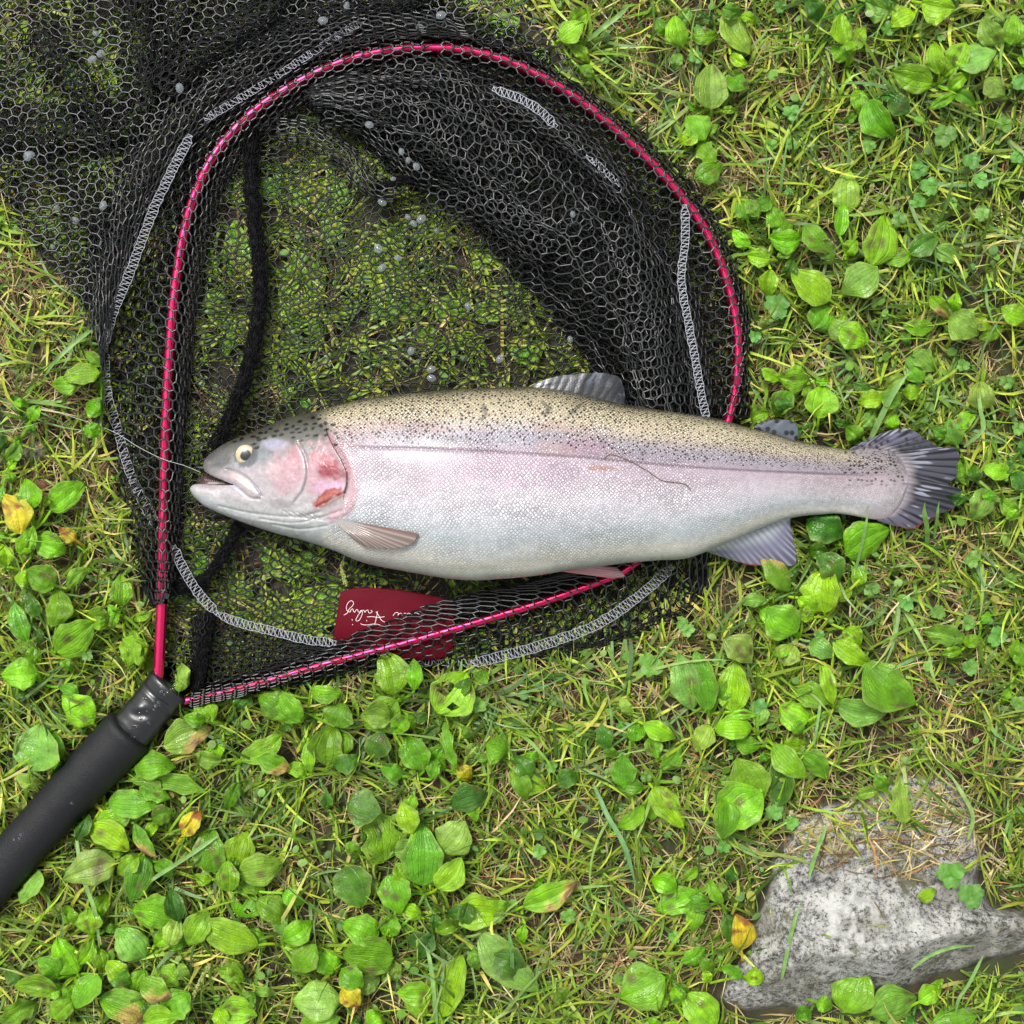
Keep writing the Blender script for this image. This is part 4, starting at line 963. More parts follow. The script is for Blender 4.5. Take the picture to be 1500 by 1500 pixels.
# eye
R_, T_ = np.meshgrid(np.linspace(0, 1, 26), np.linspace(0, 2 * np.pi, 48, endpoint=False), indexing='ij')
ex = 359.5 + 16 * R_ * np.cos(T_); ey = 666 + 15.0 * R_ * np.sin(T_)
base = bodyz(359.5, 666) - 1.0
ez = base + 3.0 * np.sqrt(1 - (R_ * .93) ** 2) - 1.1
pr_ = np.hypot((ex - 359.5) * (1 + .0 * R_), ey - 666.5) + 1.3 * np.clip(np.cos(T_ - 3.5), 0, 1) ** 6
ce = np.zeros(R_.shape + (3,)); ce[:] = lin((184, 166, 132)); ce *= (1 + .2 * fbm(np.cos(T_) * 5, np.sin(T_) * 5 + R_ * 2, 470, 3))[..., None]
k = sstep(8.8, 7.9, pr_)[..., None]; ce = ce * (1 - k) + lin((60, 40, 20)) * k
k = sstep(8.0, 7.2, pr_)[..., None]; ce = ce * (1 - k) + lin((22, 26, 34)) * k
k = sstep(13.8, 15.0, np.hypot(ex - 359.5, ey - 666))[..., None]; ce = ce * (1 - k) + lin((64, 72, 84)) * k
k = (sstep(11, 14, np.hypot(ex - 359.5, ey - 666)) * np.clip(np.sin(T_), 0, 1) * .7)[..., None]; ce = ce * (1 - k) + lin((150, 160, 120)) * k
m_eye, nt_, b_ = newmat('eye_surface'); at_ = N(nt_, 'Attribute', attribute_name='Col'); nt_.links.new(at_.outputs['Color'], b_.inputs['Base Color'])
b_.inputs['Roughness'].default_value = .25; b_.inputs['Coat Weight'].default_value = .8; b_.inputs['Coat Roughness'].default_value = .03
mesh('eye', P(ex, ey, ez), grid_faces(26, 48, True), m_eye, FISH, col=ce.reshape(-1, 3))

# fins
def fin_mat(name, rough=.28):
    m, nt, b = newmat(name); at = N(nt, 'Attribute', attribute_name='Col'); nt.links.new(at.outputs['Color'], b.inputs['Base Color'])
    b.inputs['Roughness'].default_value = rough; b.inputs['Coat Weight'].default_value = .25; b.inputs['Coat Roughness'].default_value = .15
    tc = N(nt, 'TexCoord'); n = N(nt, 'TexNoise', Scale=700.0, Detail=2.0); bp = N(nt, 'Bump', Strength=.25, Distance=.0005)
    nt.links.new(tc.outputs['Object'], n.inputs['Vector']); nt.links.new(n.outputs['Fac'], bp.inputs['Height']); nt.links.new(bp.outputs[0], b.inputs['Normal'])
    return m
M_FIN = fin_mat('fin_membrane')
def fin(name, base, edge, zb, ze, rays, colf, nu=120, nv=50, ragged=.04, seed=1, amp=.38, bow=0, th=.6):
    B_ = catmull(base, nu); E_ = catmull(edge, nu); s = np.linspace(0, 1, nu)[:, None]; r = np.linspace(0, 1, nv)[None]
    zb_ = np.interp(s, np.linspace(0, 1, len(zb)), zb) if np.ndim(zb) else zb; ze_ = np.interp(s, np.linspace(0, 1, len(ze)), ze) if np.ndim(ze) else ze
    rr = r * (1 - ragged * (vn(s * rays * 1.0, s * 0 + .5, seed) * .6 + vn(s * rays * 3, s * 0, seed + 1) * .4))
    x = B_[:, None, 0] * (1 - rr) + E_[:, None, 0] * rr; y = B_[:, None, 1] * (1 - rr) + E_[:, None, 1] * rr
    ph = s * rays + .35 * fbm(s * 5, s * 0, seed + 2, 2) + .15 * fbm(s * 9, rr * 2, seed + 4, 1); ray = np.abs(np.sin(np.pi * ph))
    z = zb_ * (1 - rr) + ze_ * rr + bow * np.sin(np.pi * rr) + amp * ray * (1 - .3 * rr) * sstep(0, .1, rr) + .6 * fbm(s * 5, rr * 2, seed + 3, 2) * rr
    c = colf(s + 0 * rr, rr + 0 * s, x, y, ray) * .62
    Vt = P(x, y, z).reshape(-1, 3); Vb = P(x, y, z - th * (1 - .6 * rr)).reshape(-1, 3); F_ = grid_faces(nu, nv); n_ = nu * nv
    rim_ = np.r_[np.arange(0, nu - 1) * nv, (nu - 1) * nv + np.arange(0, nv - 1), np.arange(nu - 1, 0, -1) * nv + nv - 1, np.arange(nv - 1, 0, -1)]; q_ = np.roll(rim_, -1)
    F_ = np.vstack([F_, F_[:, ::-1] + n_, np.stack([q_, rim_, rim_ + n_, q_ + n_], -1)])
    return mesh(name, np.vstack([Vt, Vb]), F_, M_FIN, FISH, col=np.vstack([c.reshape(-1, 3)] * 2))
def mixn(c, m, col):
    m = np.clip(m, 0, 1)[..., None]; return c * (1 - m) + lin(col) * m
def c_dorsal(s, r, x, y, ray):
    c = np.broadcast_to(lin((36, 40, 48)), s.shape + (3,)); c = mixn(c, .55 * (1 - ray), (40,44,52)); c = mixn(c, sstep(.3, .8, r) * sstep(.2, .45, s) * sstep(.1, .6, fbm(s * 24, r * 2, 505, 2)) * .62, (140,147,160))
    c = mixn(c, sstep(2.6, 1.4, spots(x, y * 1.3, 8, .8, 500)) * sstep(.95, .4, r), (20,22,28)); c = mixn(c, .5 * sstep(.15, 0, r), (40,40,34)); return c
fin('dorsal_fin', [(772,569),(800,570),(830,575),(870,583),(900,590),(917,594)], [(776,566),(800,555),(838,547),(875,544),(906,550),(914,566),(917,590)], [48, 50, 50], [47, 49, 46], 13, c_dorsal, seed=31, ragged=.10, amp=.14)
def c_adip(s, r, x, y, ray):
    c = np.broadcast_to(lin((96, 104, 116)), s.shape + (3,)); c = mixn(c, .6 * sstep(.3, 0, r), (52,56,50)); c = mixn(c, sstep(4.4, 3, spots(x, y, 13, .75, 510)), (16,18,20)); return mixn(c, .4 * sstep(.85, 1, r), (60,66,76))
fin('adipose_fin', [(1104,626),(1125,634),(1145,640),(1164,646)], [(1110,621),(1128,615),(1158,615.5),(1169,626),(1168,644)], 38, 37, 3, c_adip, nu=50, nv=24, seed=33, ragged=.03, amp=.1, th=2.2)
def c_tail(s, r, x, y, ray):
    c = np.broadcast_to(lin((46, 47, 56)), s.shape + (3,))
    lo_ = sstep(.34, .2, s) ; c = mixn(c, .85 * lo_, (122,120,142)); hi_ = sstep(.72, .85, s); c = mixn(c, .75 * hi_, (112,108,126))
    mid = sstep(.25, .36, s) * sstep(.80, .7, s); c = mixn(c, mid * .8, (26,27,33))
    st = sstep(.35, .85, ray + .5 * fbm(s * 16, r * 1.6, 520, 2)); c = mixn(c, .65 * st * mid * sstep(.1, .4, r), (92,94,108)); c = mixn(c, .75 * sstep(.75, 1, fbm(s * 26, r * 2.5, 523, 2) + ray * .6) * sstep(.05, .3, r), (176,178,196))  # pale streaks: wet sheen of the fin put into its colour
    c = mixn(c, .9 * sstep(.45, .75, fbm(s * 60, r * 1.2, 534, 2) * .8 + (1 - ray) * .6) * sstep(.02, .15, r), (12,12,16)); c = mixn(c, sstep(.30, .05, r + .06 * fbm(s * 30, r, 529, 2)) * .9, (168,158,166))
    c = mixn(c, sstep(3.2, 1.8, spots(x, y, 9, .75, 525)) * sstep(.5, .2, s) * .85, (24,24,28)); c = mixn(c, sstep(3.6, 2, spots(x, y, 10, .7, 528)) * lo_ * .45 , (84,82,104))
    rd = sstep(.955, .985, r + .02 * fbm(s * 30, r, 530, 2)) * (sstep(.45, .35, s)) * sstep(.08, .16, s) + sstep(.88, .95, r + .04 * fbm(s * 30, r, 531, 2)) * sstep(.76, .80, s)
    c = mixn(c, rd * .9, (132, 26, 52)); c = mixn(c, .8 * sstep(.5, .9, fbm(x / 4, y / 4, 533, 2) + rd) * sstep(.9, .96, r) * sstep(.76, .8, s), (196,84,108)); return c
fin('tail_fin', [(1243,660),(1275,656),(1300,662),(1317,674),(1325,690),(1325,708),(1318,730),(1306,748),(1284,759)],
    [(1246,656),(1270,644),(1300,631),(1330,626.5),(1358,640),(1380,654),(1402,655),(1410,664),(1407,678),(1409,690),(1402,703),(1396,712),(1408,716),(1418,719),(1400,726),(1388,727),(1402,739),(1400,746),(1375,757),(1350,770),(1336,775),(1310,771),(1286,764)],
    [25, 24, 22, 21.5, 21, 21, 21, 22, 23], [24, 24, 24, 25, 23, 21, 20, 21, 23], 30, c_tail, nu=300, nv=90, ragged=.12, seed=35, amp=.35, bow=1.2)
def c_anal(s, r, x, y, ray):
    c = np.broadcast_to(lin((150, 150, 176)), s.shape + (3,)); c = mixn(c, sstep(.45, .1, r), (200,208,214)); c = mixn(c, .8 * sstep(.35, .95, r) * sstep(.25, .6, s), (70,70,86)); c = mixn(c, .5 * (1 - ray), (92,90,112))
    c = mixn(c, .6 * sstep(.7, 1, ray) * sstep(.4, .7, r), (190,190,208)); c = mixn(c, sstep(.9, .97, r + .03 * fbm(s * 20, r, 540, 2)) * sstep(.42, .35, s) * sstep(.12, .2, s), (168,52,84)); return c
fin('anal_fin', [(1030,806),(1060,796),(1100,780),(1130,768),(1158,758)], [(1042,811),(1070,820),(1100,829),(1128,828),(1150,832),(1168,825),(1164,795),(1157,763)], [38, 36, 31], [26, 22, 22, 24, 28], 17, c_anal, seed=37, ragged=.06, amp=.10)
def c_pelv(s, r, x, y, ray):
    c = np.broadcast_to(lin((206, 150, 156)), s.shape + (3,)); c = mixn(c, sstep(.5, .0, r) * .85, (226,104,108)); c = mixn(c, .4 * (1 - ray), (150,116,120)); return mixn(c, .5 * sstep(.75, 1, r), (150,146,146))
fin('pelvic_fin', [(820,837),(824,831),(832,824)], [(902,848),(917,844),(905,831)], [43, 46, 48], [34, 35, 36], 5, c_pelv, nu=40, nv=60, seed=39, ragged=.06, amp=.5, bow=3.0, th=1.6)
def c_pect(s, r, x, y, ray):
    c = np.broadcast_to(lin((166, 148, 140)), s.shape + (3,)); c = mixn(c, sstep(.45, .0, r) * .9, (204,206,204)); c = mixn(c, .55 * (1 - ray), (112,98,94)); c = mixn(c, .7 * sstep(.14, .02, s) * sstep(.15, .4, r), (150,104,98)); c = mixn(c, .5 * sstep(.6, 1, r) * sstep(.6, .1, s), (122,104,98))
    c = mixn(c, .6 * sstep(.85, 1, ray), (206,190,182)); return c
z1 = [float(bodyz(498., 760.)) + .6, float(bodyz(494., 772.)) + .6]; z2 = [float(bodyz(616., 783.)) + 2.5, float(bodyz(590., 804.)) + 2.2, float(bodyz(530., 800.)) + 1.5]
fin('pectoral_fin', [(497,760),(494,764),(492,768)], [(612,781),(616,784),(610,794),(598,801),(580,805),(556,804),(530,799),(506,780)], z1, z2, 13, c_pect, nu=110, nv=80, seed=41, ragged=.05, amp=.28, bow=3.4, th=1.2)

# dried stalk stuck to the flank, and the fishing line that leads to the mouth
q = catmull([(884,672),(892,666),(905,668),(925,676),(937,683),(952,692),(968,703),(985,706),(1003,709),(1012,718)], 80)
V, F = tube_path(P(q[:, 0], q[:, 1], bodyz(q[:, 0], q[:, 1]) + .9), .55 * K, 6)
o = mesh('dry_stalk', V, F, simple('dry_stalk_brown', lin((120, 92, 80)), .6)); o['label'] = 'thin bent brown stalk stuck to the side of the trout'; o['category'] = 'stalk'
q = catmull([(60,596),(110,612),(165,632),(205,656),(240,673),(270,682),(294,692)], 80)
V, F = tube_path(P(q[:, 0], q[:, 1], np.interp(q[:, 0], [60, 140, 190, 245, 294], [14, 18, 30, 31, 40])), .28 * K, 6)
o = mesh('fishing_line', V, F, simple('clear_line', (.55, .58, .55), .2)); o['label'] = 'thin pale fishing line running over the net to the mouth of the trout'; o['category'] = 'fishing line'
# ------------------------------------------------------------------ broad leaves
GREENS = {'': (.125, .320, .007), 'b': (.20, .450, .007), 'p': (.20, .38, .04), 'd': (.05, .160, .009), 'y': (.60, .48, .02), 'c': (.14, .31, .045)}
def rockz(px, py):
    xs_, ys_, Z_ = ROCKZ
    i = int(np.clip((px - xs_[0]) / 2.6, 0, len(xs_) - 1)); j = int(np.clip((py - ys_[0]) / 2.6, 0, len(ys_) - 1))
    return max(0.0, float(Z_[i, j])) if xs_[0] < px < xs_[-1] and ys_[0] < py < ys_[-1] else 0.0
def leaf(plant, root, L, k, rs):
    bx, by, tx, ty, wd = L[:5]; fl = L[5] if len(L) > 5 else ''
    nu, nv = 13, 21; B = np.array([bx, by], float); T = np.array([tx, ty], float); ax = T - B; ln = np.hypot(*ax); ax /= ln; nn = np.array([-ax[1], ax[0]])
    flat = 'f' in fl or isnet(bx, by) > .5 and isnet(tx, ty) > .5
    u = np.linspace(-1, 1, nu)[None]; v = np.linspace(0, 1, nv)[:, None]
    tipk = rs.uniform(.62, 1.0); prof = np.sin(np.pi * v ** rs.uniform(.74, .95)) ** tipk
    prof = prof * (1 + .05 * np.sin(v * 17 + rs.uniform(0, 6))) + .045 * (1 - v) ** 3
    asym = 1 + rs.uniform(-.13, .13) * np.sign(u); wob = 1 + .07 * fbm(v * 7 + k, np.sign(u) * 3 + 0 * v, 600 + k, 2)
    if 'l' in fl: wob = wob * (1 - .38 * np.abs(np.sin(v * np.pi * 2.6 + .5)) * (v > .15)); 
    h = wd / 2 * 1.16
    bend = rs.uniform(-.12, .12) * ln
    px = B[0] + ax[0] * ln * v + nn[0] * (u * h * prof * asym * wob + bend * np.sin(np.pi * v)); py = B[1] + ax[1] * ln * v + nn[1] * (u * h * prof * asym * wob + bend * np.sin(np.pi * v))
    if flat:
        z = 5.0 + .6 * k % 2.0 + .5 * fbm(px / 20, py / 20, 610, 2) + 0 * u
    else:
        z0 = (rs.uniform(15, 23) + (k % 4) * 1.6) if 'u' not in fl else rs.uniform(12, 19); arch = rs.uniform(3, 10); tipd = rs.uniform(-9, 4); cup = rs.uniform(-3.5, 4.5) * wd / 40; tilt = rs.uniform(-7.0, 7.0) * wd / 40
        z = z0 + arch * np.sin(np.pi * np.clip(v * .9 + .05, 0, 1)) + tipd * v ** 2 + cup * (u ** 2) * prof + tilt * u * prof - 1.4 * np.exp(-(u / .16) ** 2) * prof
        z = z + 1.1 * fbm(v * 5 + k, u * 2 + 4, 620 + k, 2) + .7 * np.abs(u) * np.sin(v * 21 + u * 3 + k) * (np.abs(u) > .6) + rockz(bx, by) * .75
        z = np.minimum(z, zlim(px, py) + 1.5) if 'o' not in fl else z
    key = 'y' if 'y' in fl else 'b' if 'b' in fl else 'p' if 'p' in fl else 'd' if 'd' in fl else ''
    c0 = np.array(GREENS[key]) * rs.uniform(.78, 1.22) * np.array([rs.uniform(.8, 1.25), 1, rs.uniform(.7, 1.4)])
    c = np.broadcast_to(c0, z.shape + (3,)).copy()
    mot = fbm(px / 13, py / 13, 640 + k, 3); c *= (1 + .22 * mot)[..., None]
    edge_ = np.clip(np.abs(u) ** 6 * .5 + 0 * v, 0, 1)[..., None]; c = c * (1 - edge_) + np.array([.26, .34, .07]) * edge_
    if 't' in fl:                      # yellowed, browned end or side
        m = sstep(.45, .85, v + .35 * u + .4 * mot)[..., None]; c = c * (1 - m) + np.array([.50, .36, .10]) * m
        m = sstep(.8, 1.1, v + .35 * u + .5 * mot)[..., None]; c = c * (1 - m) + np.array([.20, .11, .05]) * m
    if 'y' in fl: m = sstep(.2, .6, mot + .3 * v)[..., None]; c = c * (1 - m) + np.array([.34, .12, .03]) * m
    if rs.rand() < .35:
        for q in range(rs.randint(1, 4)):
            cu, cv = rs.uniform(-.8, .8), rs.uniform(.15, .9); m = sstep(.16, .05, np.hypot((u - cu) * .5, (v - cv)))[..., None]; c = c * (1 - m * .8) + np.array([.12, .08, .03]) * m * .8
    V = P(px, py, z).reshape(-1, 3); F = grid_faces(nv, nu); C = c.reshape(-1, 3); UV = np.stack([(u + 0 * v) * rs.choice([.67, 1.0, 1.0, 1.34]), v + 0 * u], -1).reshape(-1, 2)
    if 'h' in fl:                      # eaten holes
        cx_ = (F % nu).mean(1) / (nu - 1) * 2 - 1; cv_ = (F // nu).mean(1) / (nv - 1)
        F = F[~((np.hypot((cx_ + .45) / .34, (cv_ - .5) / .17) < 1) | (np.hypot((cx_ - .3) / .2, (cv_ - .28) / .08) < 1))]
    # leaf stalk down to the rosette
    dr = math.hypot(bx - root[0], by - root[1])
    if not flat and dr < 130:
        m = 9; t = np.linspace(0, 1, m)[:, None]; zb = float(z[0].mean()); e = np.linspace(-1, 1, 3)[None]; rt = np.array(root[:2], float)
        cen = rt + (B - rt) * t + nn * (dr * .08 * np.sin(np.pi * t)); dv_ = B - rt + 1e-6; dv_ = dv_ / (np.hypot(*dv_) + 1e-6); sn = np.array([-dv_[1], dv_[0]])
        if dr < 6: cen = B - ax * (1 - t) * 16; sn = nn
        hw = 2.1 * (1 - .15 * t); sx_ = cen[:, :1] + sn[0] * e * hw; sy_ = cen[:, 1:] + sn[1] * e * hw; szz = 10 + (zb - 10) * t ** .8 - .9 * (1 - e ** 2) * -1
        szz = np.minimum(szz, zlim(sx_, sy_) + 1.5)
        o_ = len(V); V = np.vstack([V, P(sx_, sy_, szz).reshape(-1, 3)]); F = np.vstack([F, grid_faces(m, 3) + o_]); C = np.vstack([C, np.tile(c0 * [1.35, 1.15, 1.6], (m * 3, 1))]); UV = np.vstack([UV, np.tile([.17, .5], (m * 3, 1))])
    o = mesh('leaf', V, F[:, ::-1], M_LEAF, plant, col=np.clip(C, 0, .9), uv=UV)
    if 'y' in fl: o['label'] = 'yellow withered leaf'
    elif 't' in fl: o['label'] = 'green leaf with browned yellow end'
    elif 'h' in fl: o['label'] = 'leaf with eaten holes'
    return o
# (root x, root y, label, [(base x, base y, tip x, tip y, width, flags)])
PL = [
 (72,1150,'pale broad plantain leaves on the upper side of the black foam handle',[(48,1130,60,1060,58,'p'),(76,1122,80,1070,22,''),(76,1124,92,1118,14,'b')]),
 (330,1062,'plantain with a large yellow edged leaf just below the net collar',[(240,1094,312,1066,44,'pt'),(312,1058,285,1022,32,'b'),(345,1036,362,1008,26,'d'),(300,1055,268,1050,20,'')]),
 (190,1130,'lobed dandelion like leaves at the lower side of the handle, below the collar',[(196,1126,259,1124,38,''),(190,1142,306,1162,36,'l'),(205,1150,250,1170,30,'l')]),
 (152,1180,'cluster of wet plantain leaves touching the middle of the handle from below',[(158,1176,234,1176,38,''),(140,1213,194,1181,32,'b'),(132,1210,189,1246,36,'b'),(222,1200,255,1190,26,''),(196,1206,229,1257,20,'t'),(128,1190,112,1232,20,'d')]),
 (206,1252,'plantain with a drooping pair of leaves, lower left below the handle',[(170,1262,90,1290,46,'p'),(212,1254,192,1322,38,''),(203,1254,171,1282,24,'b'),(58,1275,30,1325,30,'p')]),
 (330,1288,'upright four leaf plantain in the lower left, right of the yellow leaf',[(313,1278,308,1210,42,''),(347,1272,363,1217,42,'b'),(350,1278,414,1264,42,'p'),(335,1306,333,1260,30,'b'),(348,1342,374,1300,46,'h'),(376,1318,427,1352,36,''),(414,1308,445,1322,24,'b')]),
 (412,1385,'plantain with one long leaf pointing left from a long stalk, lower left',[(378,1385,290,1350,44,'b'),(275,1384,306,1334,36,''),(414,1378,458,1348,32,'b'),(434,1422,462,1382,34,''),(470,1396,496,1422,34,'b')]),
 (235,1392,'plantain with a kidney shaped leaf in the bottom left grass',[(252,1347,194,1332,44,'b'),(262,1350,250,1300,28,'d'),(248,1385,262,1340,26,'p')]),
 (133,1372,'single oval leaf standing alone in the grass, left bottom area',[(133,1369,130,1329,34,'b')]),
 (112,1428,'broad bright leaves near the bottom left corner',[(113,1426,84,1372,40,'b'),(84,1434,54,1404,30,''),(86,1456,20,1444,28,''),(144,1428,110,1478,32,''),(78,1492,112,1462,30,'b')]),
 (212,1402,'dull pale leaf with ragged edge between the bottom left plantains',[(212,1402,176,1358,44,'p')]),
 (200,1450,'patch of heart shaped leaves at the bottom edge, left of the seed spike',[(160,1418,193,1442,28,''),(228,1424,262,1444,32,''),(205,1437,252,1462,34,'t'),(240,1484,278,1454,42,''),(146,1462,222,1490,46,'t'),(205,1502,262,1492,34,'b')]),
 (10,1500,'jagged leaf in the very bottom left corner',[(2,1502,55,1468,38,'l'),(30,1440,8,1420,22,'d')]),
 (356,1455,'small leaves at the bottom edge, left of the large pale bottom leaf',[(320,1420,358,1438,24,''),(352,1470,373,1454,24,''),(320,1482,378,1488,38,'b'),(330,1500,318,1476,22,'b')]),
 (505,1465,'large pale plantain leaf at the bottom edge, left of centre',[(500,1462,428,1466,54,'p'),(440,1500,500,1490,30,'')]),
 (352,1115,'plantain with one pointed leaf and one yellow edged leaf under the hoop bar',[(352,1113,414,1076,32,'b'),(378,1110,426,1126,28,'t')]),
 (468,1135,'pair of leaves below the red bar, one narrow, one broad',[(455,1132,456,1078,18,'b'),(480,1122,492,1060,44,'')]),
 (270,1222,'yellow and red withered leaf in the lower left grass',[(268,1224,294,1188,26,'y')]),
 (38,838,'plantain rosette at the left edge, below the stones',[(54,790,97,810,34,'b'),(28,812,50,770,26,'b'),(78,862,38,834,36,''),(46,852,20,846,22,'b'),(98,862,132,832,20,'b'),(10,830,2,796,22,'b'),(76,918,84,860,34,''),(40,940,20,880,26,'')]),
 (75,955,'broad oval leaf on the left, above the handle grip',[(82,955,139,910,46,'b'),(135,910,160,916,18,''),(85,899,110,897,16,''),(58,902,40,870,20,'d')]),
 (60,1000,'oval leaf at the left edge beside the handle end',[(55,986,2,990,40,'b')]),
 (140,1065,'lone oval leaf left of the black collar',[(137,1060,90,1018,42,'b')]),
 (182,905,'narrow plantain with three leaves left of the bare red hoop end',[(178,888,177,840,30,''),(184,935,188,978,28,'b'),(195,906,223,898,13,''),(176,900,158,886,14,'b'),(172,898,165,922,12,'')]),
 (235,955,'rounded leaves behind the bare red hoop tube above the collar',[(205,950,222,984,30,''),(262,1014,256,966,38,'p')]),
 (306,895,'bright leaf lying on the net under the white seam corner',[(305,897,257,866,30,'bo')]),
 (46,778,'two leaved plantain beside the reddish brown stone',[(47,746,37,700,32,'b'),(74,748,126,708,36,'b'),(64,742,70,726,10,'')]),
 (30,760,'yellow brown withered leaf at the left edge under the stones',[(30,782,2,722,38,'y')]),
 (112,790,'small yellow leaf in the straw left of the hoop',[(112,792,86,772,20,'y')]),
 (146,548,'pointed leaves emerging from under the left side of the net',[(146,546,92,554,28,'b'),(148,537,122,514,16,''),(150,604,126,590,28,''),(146,638,122,624,20,'')]),
 (44,620,'tiny paired leaves in the grass at the left edge',[(45,616,58,594,18,'b'),(40,592,18,591,12,'b'),(47,634,44,620,12,''),(22,648,34,642,12,'')]),
 (14,690,'two small round leaves at the far left beside the pale stone',[(12,686,24,674,12,'b'),(16,708,13,690,14,'')]),
 (610,1140,'large plantain rosette below the red label, left of its stalks',[(622,1128,596,1076,38,''),(632,1142,640,1108,18,''),(572,1056,527,1048,36,'p'),(576,1072,604,1050,24,'b'),(500,1108,503,1068,22,''),(545,1110,560,1070,34,'d')]),
 (580,1030,'upright bright plantain in front of the red bar, the tallest there',[(576,1018,560,952,46,'bo'),(607,1012,606,964,22,'bo'),(582,1026,534,1066,46,''),(588,1072,585,1048,22,'')]),
 (655,1045,'heart shaped leaf with a large eaten hole below the net edge',[(640,1044,684,984,60,'bho'),(700,1000,712,982,20,'')]),
 (450,1045,'dull leaves lying below the red bar, right of the collar',[(425,1042,378,1018,38,''),(440,1058,410,1016,36,''),(455,1012,502,1014,24,''),(490,1064,506,1030,40,'')]),
 (740,1110,'kidney shaped leaf in the grass below the middle of the net',[(742,1102,712,1090,42,'b')]),
 (800,1160,'glossy leaf with wet shine, below centre',[(746,1132,807,1156,40,'b')]),
 (670,1135,'narrow wavy edged leaf with a yellow end, below centre',[(652,1058,672,1130,20,'l'),(672,1122,690,1145,22,'y')]),
 (548,1265,'ragged lobed leaf left of the large oval plantain leaves',[(562,1262,538,1184,64,'l')]),
 (622,1310,'plantain with large oval leaves, centre of the lower grass',[(620,1298,618,1204,54,''),(646,1250,682,1202,50,'p'),(603,1222,588,1174,30,'b'),(640,1302,676,1256,36,'b'),(568,1282,586,1340,44,''),(570,1372,576,1338,28,''),(660,1180,722,1166,36,'d'),(508,1178,560,1190,48,'d'),(505,1270,530,1330,50,'d')]),
 (565,1390,'two overlapping round leaves, bottom centre left',[(554,1376,500,1352,42,'b'),(576,1404,502,1398,50,''),(500,1420,532,1446,32,''),(500,1448,528,1472,30,'y')]),
 (636,1348,'glossy plantain leaf with a long stalk pointing right, lower centre',[(662,1345,746,1340,46,'b'),(640,1366,678,1352,20,'')]),
 (680,1372,'long arched leaf curving down to the right, lower centre',[(704,1368,790,1452,48,'p'),(720,1400,770,1430,44,'d')]),
 (765,1330,'long leaf with a yellow lower edge beside the bark clod',[(766,1328,846,1290,36,'bt')]),
 (646,1492,'tall upright leaf at the bottom edge, centre left',[(646,1490,678,1398,42,'b'),(635,1452,580,1454,34,'b'),(538,1502,562,1488,34,'b')]),
 (980,1432,'large round leaf with pale stalk at the bottom, left of the rock',[(974,1432,908,1462,66,'b'),(1000,1470,985,1446,20,''),(815,1450,830,1465,20,'')]),
 (1022,1308,'bright leaf left of the rock, pointing left',[(1022,1306,960,1334,36,'b')]),
 (1058,1324,'thin pointed leaf at the upper left of the rock',[(1058,1324,1040,1286,16,'b')]),
 (960,1150,'dark wet leaf pointing down right, below the trout belly side grass',[(956,1154,1002,1214,34,'b'),(905,1212,944,1178,22,''),(1000,1290,1025,1270,14,'')]),
 (915,1118,'small triangular leaf with tiny holes, right of centre',[(914,1154,912,1104,34,'')]),
 (942,1058,'oval leaf in grass below the tip of the lower net edge',[(942,1060,991,1082,26,'b'),(888,1098,880,1060,22,'d')]),
 (1170,935,'round leaf beside the seed spike under the anal fin',[(1168,926,1124,890,52,'b'),(1165,945,1148,976,34,'p')]),
 (1208,905,'large upright round leaf below the peduncle of the trout',[(1208,898,1214,830,50,'b'),(1226,852,1198,812,36,'d')]),
 (1042,1045,'three broad leaves standing left of the small clover, right of the net corner',[(1014,1040,994,955,42,'p'),(1038,1042,1018,952,34,''),(1072,1042,1078,968,44,'b'),(1062,936,1102,972,38,'p')]),
 (1222,1040,'plantain rosette with a long glossy leaf pointing lower right',[(1222,942,1277,974,28,'b'),(1268,972,1342,1032,60,''),(1228,1034,1296,1046,34,'p'),(1220,1032,1202,964,20,'b'),(1184,1056,1141,1034,38,'b'),(1214,1030,1158,1014,34,''),(1176,1074,1160,1054,18,'')]),
 (1110,1078,'glossy leaf pair left of the small rosette, right lower centre',[(1102,1066,1046,1068,34,'b'),(1110,1048,1060,1052,14,'b')]),
 (1130,1095,'pair of pointed leaves above the rock',[(1133,1092,1182,1140,34,'b'),(1174,1104,1213,1142,30,'')]),
 (1105,1130,'large crinkled leaves on the upper left side of the rock',[(1112,1180,1078,1110,52,''),(1140,1182,1140,1112,34,'d'),(1116,1160,1050,1212,62,'b'),(1066,1170,1058,1230,40,'')]),
 (1430,940,'jagged pale leaf under small clovers at the right edge',[(1416,936,1350,924,38,'pl'),(1410,940,1440,936,18,'')]),
 (1148,870,'ragged green leaf overlapping the tip of the anal fin',[(1156,866,1112,804,30,'to')]),
 (1240,800,'broad leaves just under the tail fin root',[(1240,814,1304,774,46,'b'),(1182,760,1236,786,46,'d'),(1242,800,1268,762,34,'')]),
 (1165,565,'plantain leaves right of the hoop above the adipose fin',[(1184,556,1139,552,36,'b'),(1160,574,1136,612,30,''),(1146,580,1150,606,22,'d')]),
 (1200,618,'round leaf standing between the adipose fin and the tail',[(1199,613,1205,563,44,'b')]),
 (1102,610,'small leaves squeezed between the hoop end and the trout back',[(1100,614,1127,604,24,'')]),
 (1292,585,'pair of small oval leaves above the tail fin',[(1292,582,1256,590,24,'b'),(1318,592,1290,576,26,'')]),
 (1252,650,'round leaf touching the upper root of the tail fin',[(1262,646,1238,626,26,'c')]),
 (1400,648,'soft pale leaf standing above the tip of the tail fin',[(1402,652,1390,612,30,'p'),(1440,600,1436,558,34,'p')]),
 (1442,722,'pale green leaf right of the tail fin tip',[(1444,715,1424,762,32,'p'),(1450,718,1452,738,18,'')]),
 (1495,690,'dark leaves at the right edge beside the tail',[(1498,720,1482,690,26,'d'),(1490,760,1478,745,18,'')]),
